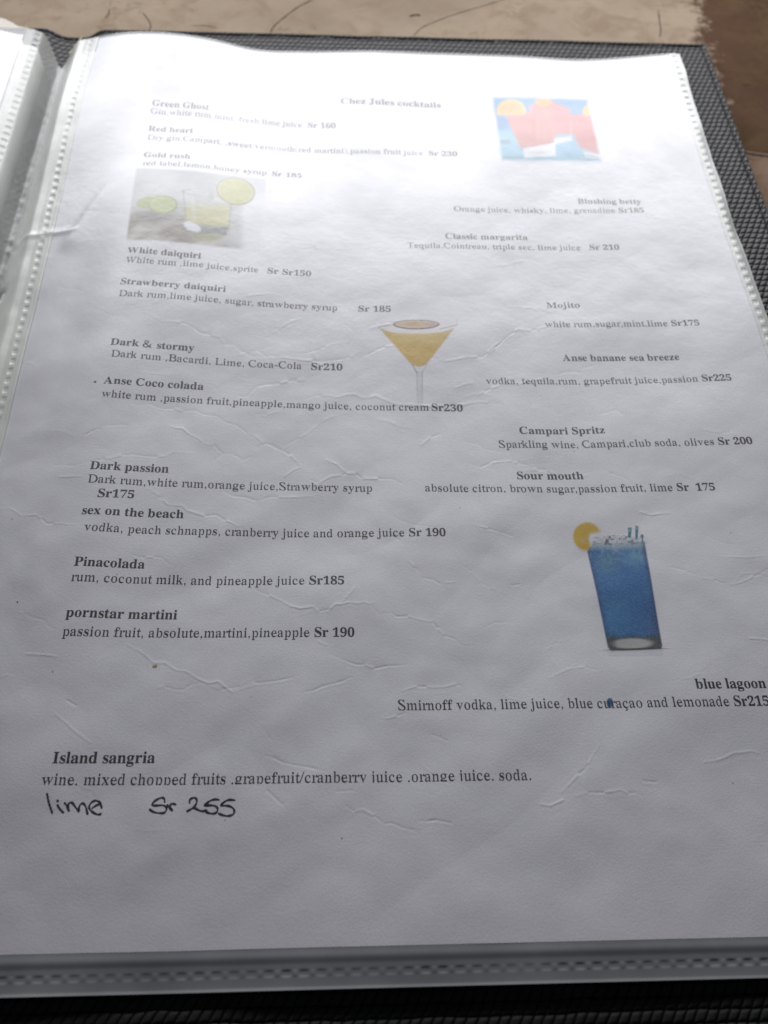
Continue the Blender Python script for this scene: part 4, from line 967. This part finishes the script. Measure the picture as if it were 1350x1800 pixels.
def paint_lime(u, v):
    u = (u-210)*5; v = (v-290)*5
    c = np.ones((len(u), 3))
    al = poly(u, v, [(150, 22), (1290, 112), (1240, 742), (62, 655)], 14)
    al *= 1-(smooth(1040, 1120, u)*smooth(180, 320, v))*.80
    for cx, cy, sx, sy in ((175, 50, -1, -1), (100, 628, -1, 1), (1262, 140, 1, -1)):
        r = 42
        corner = ((u-cx)*sx > 0)*((v-cy)*sy > 0)
        al = al*np.where(corner, smooth(r+10, r-10, np.hypot(u-cx, v-cy)), 1)
    bgc = np.tile(srgb(214, 217, 213), (len(u), 1))
    bgc = lay(bgc, .5*smooth(.0, .35, pn(u, v, 170, 0))+.2, srgb(198, 202, 198))
    bgc = lay(bgc, ell(u, v, 700, 130, 190, 80, .6)*.4, srgb(172, 176, 178))
    bgc = lay(bgc, smooth(1000, 1150, u), srgb(232, 234, 236))
    wood = smooth(360, 480, v+.12*(300-u))*smooth(1000, 850, u)
    bgc = lay(bgc, wood, srgb(192, 184, 172))
    streak = pn(u*.6+v*1.1, v*.25-u*.3, 60, 1)
    bgc = lay(bgc, wood*smooth(-.1, .3, streak)*.8, srgb(146, 134, 120))
    bgc = lay(bgc, wood*smooth(.05, -.35, streak)*.6, srgb(220, 214, 205))
    bgc = lay(bgc, ell(u, v, 320, 480, 190, 75, .5)*.75, srgb(128, 122, 112))
    bgc = lay(bgc, ell(u, v, 500, 600, 170, 70, .6)*.5, srgb(140, 126, 106))
    # lime halves
    bgc = lay(bgc, ell(u, v, 270, 345, 120, 52, .1), srgb(176, 188, 112))
    bgc = lay(bgc, ell(u, v, 385, 365, 128, 80, .06), srgb(158, 172, 96))
    bgc = lay(bgc, ell(u, v, 383, 362, 112, 66, .1), srgb(208, 216, 150))
    bgc = lay(bgc, ell(u, v, 380, 360, 92, 52, .2), srgb(190, 200, 124))
    seg = .5+.5*np.cos(8*np.arctan2((v-362)*1.6, u-383))
    bgc = lay(bgc, ell(u, v, 383, 362, 96, 56, .2)*seg*.35, srgb(205, 212, 150))
    # glass
    glass = poly(u, v, [(560, 235), (990, 262), (955, 610), (590, 580)], 16)
    bgc = lay(bgc, glass*.75, srgb(222, 224, 216))
    ice = pn(u, v, 55, 2)
    bgc = lay(bgc, glass*smooth(.0, .3, ice)*.45*smooth(420, 300, v), srgb(150, 152, 140))
    liq = poly(u, v, [(562, 380), (975, 350), (955, 545), (800, 565), (590, 490)], 34)
    bgc = lay(bgc, liq*.9, srgb(220, 217, 158))
    bgc = lay(bgc, liq*smooth(420, 540, v)*.6, srgb(210, 202, 118))
    bgc = lay(bgc, liq*smooth(.05, .3, ice)*.5, srgb(222, 220, 170))
    def wall(x0, y0, x1, y1, w):
        d = np.array([x1-x0, y1-y0]); L = np.hypot(*d); t = np.clip(((u-x0)*d[0]+(v-y0)*d[1])/L**2, 0, 1)
        return smooth(w*1.7, w*.4, np.hypot(u-x0-t*d[0], v-y0-t*d[1]))
    bgc = lay(bgc, wall(562, 240, 592, 575, 9)*.45, srgb(150, 152, 140))
    bgc = lay(bgc, wall(988, 265, 955, 600, 9)*.4, srgb(150, 152, 140))
    rim = np.abs(np.sqrt(((u-775)/213)**2+((v-252)/30)**2)-1)
    bgc = lay(bgc, smooth(.16, .02, rim)*.4, srgb(150, 152, 146))
    bgc = lay(bgc, wall(640, 300, 660, 480, 16)*.4, srgb(242, 242, 232))
    base = poly(u, v, [(575, 515), (955, 535), (935, 620), (800, 660), (640, 610)], 14)
    bgc = lay(bgc, base*.8, srgb(150, 156, 130))
    bgc = lay(bgc, poly(u, v, [(705, 556), (955, 545), (935, 612), (700, 600)], 10)*.85, srgb(104, 112, 118))
    bgc = lay(bgc, ell(u, v, 640, 552, 78, 34, .2, .35), srgb(244, 245, 250))
    bgc = lay(bgc, ell(u, v, 770, 640, 130, 34, .3, -.1)*.8, srgb(176, 176, 120))
    # lime wheel on the rim
    bgc = lay(bgc, ell(u, v, 1022, 228, 172, 122, .05, .12), srgb(160, 166, 104))
    bgc = lay(bgc, ell(u, v, 1020, 225, 160, 112, .05, .12), srgb(216, 216, 156))
    seg = .5+.5*np.cos(9*np.arctan2((v-225)*1.4, u-1020))
    bgc = lay(bgc, ell(u, v, 1020, 225, 142, 98, .1, .12)*(.55+.4*seg), srgb(206, 206, 128))
    wheel = ell(u, v, 1022, 228, 172, 122, .05, .12)
    al = np.maximum(al, wheel)
    return lay(c, al, bgc), al

def paint_red(u, v):  # print colours painted paler, with the glare's wash-out mixed in
    u = (u-850)*5.87; v = (v-150)*5.87
    c = np.ones((len(u), 3))
    w1 = 10*pn(u, v, 90, 0)
    al = poly(u+w1, v+w1, [(92, 118), (1072, 138), (1215, 785), (190, 778)], 26)
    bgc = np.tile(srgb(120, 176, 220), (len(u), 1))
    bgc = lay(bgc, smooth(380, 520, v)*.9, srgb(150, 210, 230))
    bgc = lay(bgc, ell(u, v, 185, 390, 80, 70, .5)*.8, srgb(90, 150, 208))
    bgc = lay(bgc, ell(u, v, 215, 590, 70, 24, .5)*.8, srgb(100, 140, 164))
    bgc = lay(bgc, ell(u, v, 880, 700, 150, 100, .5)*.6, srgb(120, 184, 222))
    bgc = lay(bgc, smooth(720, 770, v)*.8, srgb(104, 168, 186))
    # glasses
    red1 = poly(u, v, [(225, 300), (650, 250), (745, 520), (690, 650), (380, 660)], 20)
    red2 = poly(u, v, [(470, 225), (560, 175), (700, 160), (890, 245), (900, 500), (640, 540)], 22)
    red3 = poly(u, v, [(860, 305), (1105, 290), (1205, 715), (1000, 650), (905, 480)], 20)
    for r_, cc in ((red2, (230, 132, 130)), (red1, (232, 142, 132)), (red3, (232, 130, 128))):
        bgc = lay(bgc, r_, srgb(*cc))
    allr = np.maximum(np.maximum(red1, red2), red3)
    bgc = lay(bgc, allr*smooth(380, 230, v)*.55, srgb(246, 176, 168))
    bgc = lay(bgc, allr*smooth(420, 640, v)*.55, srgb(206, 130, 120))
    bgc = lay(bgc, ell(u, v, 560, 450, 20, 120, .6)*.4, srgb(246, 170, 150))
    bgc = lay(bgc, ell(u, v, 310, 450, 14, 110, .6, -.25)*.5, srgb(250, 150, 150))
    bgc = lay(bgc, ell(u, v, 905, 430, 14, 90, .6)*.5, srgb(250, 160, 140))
    # fruit
    o1 = ell(u, v, 285, 260, 150, 118, .08)*smooth(318, 296, v)
    bgc = lay(bgc, o1, srgb(250, 216, 130))
    bgc = lay(bgc, ell(u, v, 285, 265, 118, 90, .15)*smooth(318, 296, v)*.7, srgb(250, 196, 120))
    bgc = lay(bgc, ell(u, v, 620, 175, 90, 48, .2), srgb(250, 190, 110))
    bgc = lay(bgc, ell(u, v, 1080, 250, 50, 70, .25, .4), srgb(246, 206, 110))
    # glass bases
    for pts in ([(410, 665), (740, 600), (745, 735), (420, 758)], [(730, 560), (900, 530), (915, 575), (735, 612)],
                [(1030, 690), (1210, 715), (1215, 760), (1050, 745)]):
        b_ = poly(u, v, pts, 12)
        bgc = lay(bgc, b_*.95, srgb(246, 248, 250))
    bgc = lay(bgc, ell(u, v, 560, 705, 120, 12, .4)*.5, srgb(214, 190, 196))
    bgc = lay(bgc, ell(u, v, 1110, 735, 90, 7, .4, .12)*.6, srgb(90, 110, 120))
    al2 = np.maximum(al, o1*.9)
    return lay(c, al2, bgc), al2

def paint_martini(u, v):
    u = (u-640)*6.75; v = (v-540)*6.75
    c = np.ones((len(u), 3))
    bowl = poly(u, v, [(165, 250), (1105, 225), (700, 735), (590, 735)], 10)
    c = lay(c, poly(u, v, [(170, 210), (1105, 150), (1105, 235), (640, 330), (165, 262)], 26)*.22, srgb(222, 218, 208))
    liq = poly(u, v, [(185, 262), (1072, 258), (735, 690), (650, 714), (560, 685)], 9)
    liq = liq*(1-ell(u, v, 628, 258, 415, 66, .14))
    n1 = pn(u, v, 60, 0)
    lq = np.tile(srgb(228, 194, 92), (len(u), 1))
    lq = lay(lq, smooth(330, 620, v)*.5, srgb(230, 186, 56))
    lq = lay(lq, smooth(420, 250, u+.25*v)*.45, srgb(206, 158, 84))
    lq = lay(lq, smooth(-.05, .3, n1)*.3, srgb(228, 202, 120))
    lq = lay(lq, smooth(850, 1000, u)*.35, srgb(196, 180, 110))
    c = lay(c, liq, lq)
    c = lay(c, ell(u, v, 660, 320, 300, 22, .5)*.4, srgb(230, 214, 170))
    # passion fruit half
    c = lay(c, ell(u, v, 618, 212, 276, 60, .05), srgb(108, 70, 66))
    c = lay(c, ell(u, v, 618, 207, 256, 47, .06), srgb(224, 204, 176))
    c = lay(c, ell(u, v, 600, 205, 165, 30, .4)*.7, srgb(206, 168, 110))
    c = lay(c, ell(u, v, 800, 215, 60, 34, .6)*.5, srgb(190, 150, 160))
    # glass lines
    def seg(x0, y0, x1, y1, w):
        d = np.array([x1-x0, y1-y0]); L = np.hypot(*d); t = np.clip(((u-x0)*d[0]+(v-y0)*d[1])/L**2, 0, 1)
        return smooth(w*1.6, w*.5, np.hypot(u-x0-t*d[0], v-y0-t*d[1]))
    c = lay(c, seg(160, 255, 350, 212, 5)*.5, srgb(130, 120, 116))
    c = lay(c, seg(900, 270, 1100, 222, 5)*.5, srgb(120, 116, 112))
    c = lay(c, seg(1100, 150, 1105, 222, 4)*.3, srgb(150, 150, 150))
    c = lay(c, seg(180, 195, 480, 160, 4)*.25, srgb(140, 140, 140))
    c = lay(c, seg(575, 695, 625, 780, 9)*.55, srgb(120, 124, 130))
    c = lay(c, seg(740, 695, 700, 760, 8)*.3, srgb(140, 144, 148))
    c = lay(c, seg(625, 780, 630, 1130, 8)*.30*smooth(1250, 800, v), srgb(120, 126, 136))
    c = lay(c, seg(690, 770, 690, 1130, 10)*.30*smooth(1250, 800, v), srgb(130, 136, 146))
    c = lay(c, poly(u, v, [(625, 760), (695, 760), (700, 1200), (632, 1200)], 8)*.20, srgb(150, 156, 168))
    return c, 1-c.min(1)

def paint_blue(u, v):
    U, Vv = u, v
    u = (u-990)*6.75; v = (v-900)*6.75
    c = np.ones((len(u), 3))
    # reflection below the base, and the ghost of a second print lower down
    c = lay(c, poly(u, v, [(530, 1640), (1175, 1620), (1185, 1790), (545, 1800)], 30)*.22*smooth(1745, 1630, v), srgb(110, 112, 116))
    gh = (U-1020)*6.75; gv = (Vv-1190)*6.75
    # lemon
    lem = ell(u, v, 290, 285, 178, 178, .06)*(1-poly(u, v, [(320, 245), (520, 215), (560, 380), (330, 400), (305, 300)], 18))
    c = lay(c, lem*.6, srgb(236, 222, 150))
    lem2 = ell(u, v, 285, 285, 158, 158, .06)*(1-poly(u, v, [(320, 245), (520, 215), (560, 380), (330, 400), (305, 300)], 18))
    c = lay(c, lem2, srgb(238, 198, 66))
    c = lay(c, lem2*smooth(-.05, .3, pn(u, v, 70, 1))*.45, srgb(244, 212, 90))
    c = lay(c, lem2*smooth(300, 420, v)*.4, srgb(214, 160, 36))
    # glass wall and liquid
    g = poly(u, v, [(290, 455), (350, 375), (965, 345), (1172, 1585), (1160, 1625), (560, 1640), (528, 1590)], 10)
    n1 = pn(u, v, 110, 2); n2 = pn(u, v, 34, 0); n3 = pn(u*2, v*.4, 80, 3)
    liq = np.tile(srgb(30, 118, 182), (len(u), 1))
    liq = lay(liq, smooth(900, 1300, v)*smooth(640, 900, u-.16*v)*.8, srgb(40, 84, 150))
    liq = lay(liq, ell(u, v, 640+.0*u, 1250, 130, 260, .8, -.15)*.7, srgb(44, 138, 194))
    liq = lay(liq, smooth(.05, .35, n3)*.35, srgb(50, 120, 176))
    liq = lay(liq, ell(u, v, 520, 590, 110, 130, .9)*.7, srgb(84, 142, 170))
    liq = lay(liq, ell(u, v, 840, 540, 120, 90, .9)*.8, srgb(92, 158, 196))
    liq = lay(liq, smooth(720, 400, v)*smooth(0, .3, n2)*.7, srgb(130, 176, 198))
    liq = lay(liq, smooth(470, 390, v+40*n1)*.85, srgb(176, 200, 210))
    e1 = (u-(300+.205*(v-460))); e2 = (975+.172*(v-400))-u
    liq = lay(liq, smooth(60, 8, e1)*.55, srgb(24, 66, 120))
    liq = lay(liq, smooth(70, 5, e2)*.65, srgb(22, 52, 100))
    liq = lay(liq, smooth(1425, 1500, v+12*np.sin(u/40))*.9, srgb(40, 78, 96))
    c = lay(c, g, liq)
    base = poly(u, v, [(528, 1500), (1150, 1490), (1172, 1590), (1150, 1628), (570, 1640), (535, 1600)], 12)
    c = lay(c, base*.9, srgb(70, 76, 74))
    c = lay(c, ell(u, v, 815, 1560, 235, 62, .25)*.95, srgb(206, 206, 198))
    c = lay(c, ell(u, v, 860, 1628, 330, 14, .5, -.02)*.85, srgb(30, 34, 36))
    c = lay(c, ell(u, v, 590, 1570, 40, 70, .7)*.5, srgb(30, 40, 40))
    # crushed ice and rim
    ice = ell(u, v, 640, 335, 330, 62, .45)
    c = lay(c, ice*(.4+.6*smooth(-.1, .3, n2)), srgb(214, 224, 228))
    c = lay(c, ice*smooth(.12, .38, pn(u, v, 26, 4))*.7, srgb(60, 100, 120))
    for a in ((520, 345, 16, 44, .5), (555, 292, 14, 16, 0), (672, 314, 12, 12, 0), (935, 285, 20, 24, 0), (940, 320, 9, 50, 0), (400, 368, 60, 6, -.05)):
        c = lay(c, ell(u, v, a[0], a[1], a[2], a[3], .4, a[4])*.8, srgb(58, 74, 92))
    # two short straws
    for x0, x1, y0, y1 in ((770, 815, 180, 300), (855, 895, 160, 325)):
        st = poly(u, v, [(x0, y0), (x1, y0), (x1-12, y1), (x0+2, y1)], 7)
        c = lay(c, st, srgb(40, 120, 146))
        c = lay(c, st*smooth(.4, .8, np.sin((v+u*.3)/22))*.6, srgb(150, 200, 214))
    # blue blot on the word below
    c = lay(c, ell(gh, gv, 350, 305, 40, 58, .25), srgb(12, 96, 160))
    return c, 1-c.min(1)

def picture(key, painter, label):
    x0, y0, x1, y1 = PIC_BOX[key]
    xs = np.arange(x0, x1, .17); ys = np.arange(y0, y1, .17)
    X, Y = np.meshgrid(xs, ys, indexing='ij'); x, y = X.ravel(), Y.ravel()
    h = PIC_H[key]
    w = h[6]*x+h[7]*y+h[8]
    u = (h[0]*x+h[1]*y+h[2])/w; v = (h[3]*x+h[4]*y+h[5])/w
    col, al = painter(u, v)
    al = np.maximum(al, 1-col.min(1))
    F = grid_faces(*X.shape)
    keep = al[F].max(1) > .012
    F = F[keep]
    used = np.unique(F); remap = np.full(len(x), -1); remap[used] = np.arange(len(used))
    V = np.column_stack([x, y, page_height(x, y)-.012+.032*smooth(0, .08, al)])[used]
    o = raw_mesh("printed_picture", V, remap[F], M_PRINT, menu)
    add_color(o.data, 'print', np.clip(col[used], 0, 1))
    o['label'] = label
picture('lime', paint_lime, "picture of a tumbler with lime slices")
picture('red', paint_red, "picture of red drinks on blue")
picture('mart', paint_martini, "picture of a yellow drink in a stemmed glass")
picture('blue', paint_blue, "picture of a tall blue drink with lemon")

# ------------------------------------------------------------------ specks and stains on the sheet
def blob(name, spots, mat):
    V = []; F = []
    for x, y, r in spots:
        k = len(V); V.append((x, y))
        for t in np.linspace(0, 2*np.pi, 12, endpoint=False):
            q = r*rng.uniform(.6, 1.15); V.append((x+q*math.cos(t), y+q*.8*math.sin(t)))
        F += [(k, k+1+i, k+1+(i+1) % 12, k+1+(i+2) % 12) for i in range(0, 12, 2)]
    V = np.array(V)
    return raw_mesh(name, np.column_stack([V, page_height(V[:, 0], V[:, 1])+.05]), F, mat, menu)
M_TAN = plain("tan_stain", (.42, .27, .15), .7)
M_SPECK = plain("dark_speck", (.10, .08, .06), .7)
blob("stain", [(46.2, 57.4, .62)], M_TAN)
blob("stain", [(22.3, 136.4, .5)], M_SPECK)
for spot in [(13.2, 73, .22), (7.5, 95.4, .18), (24.2, 55.9, .15), (150, 118, .15), (64, 24, .15), (118, 100, .14),
               (186, 92, .14), (172, 30, .16), (88, 20, .15), (141, 188, .18), (35, 80, .13)]:
    blob("speck", [spot], M_SPECK)
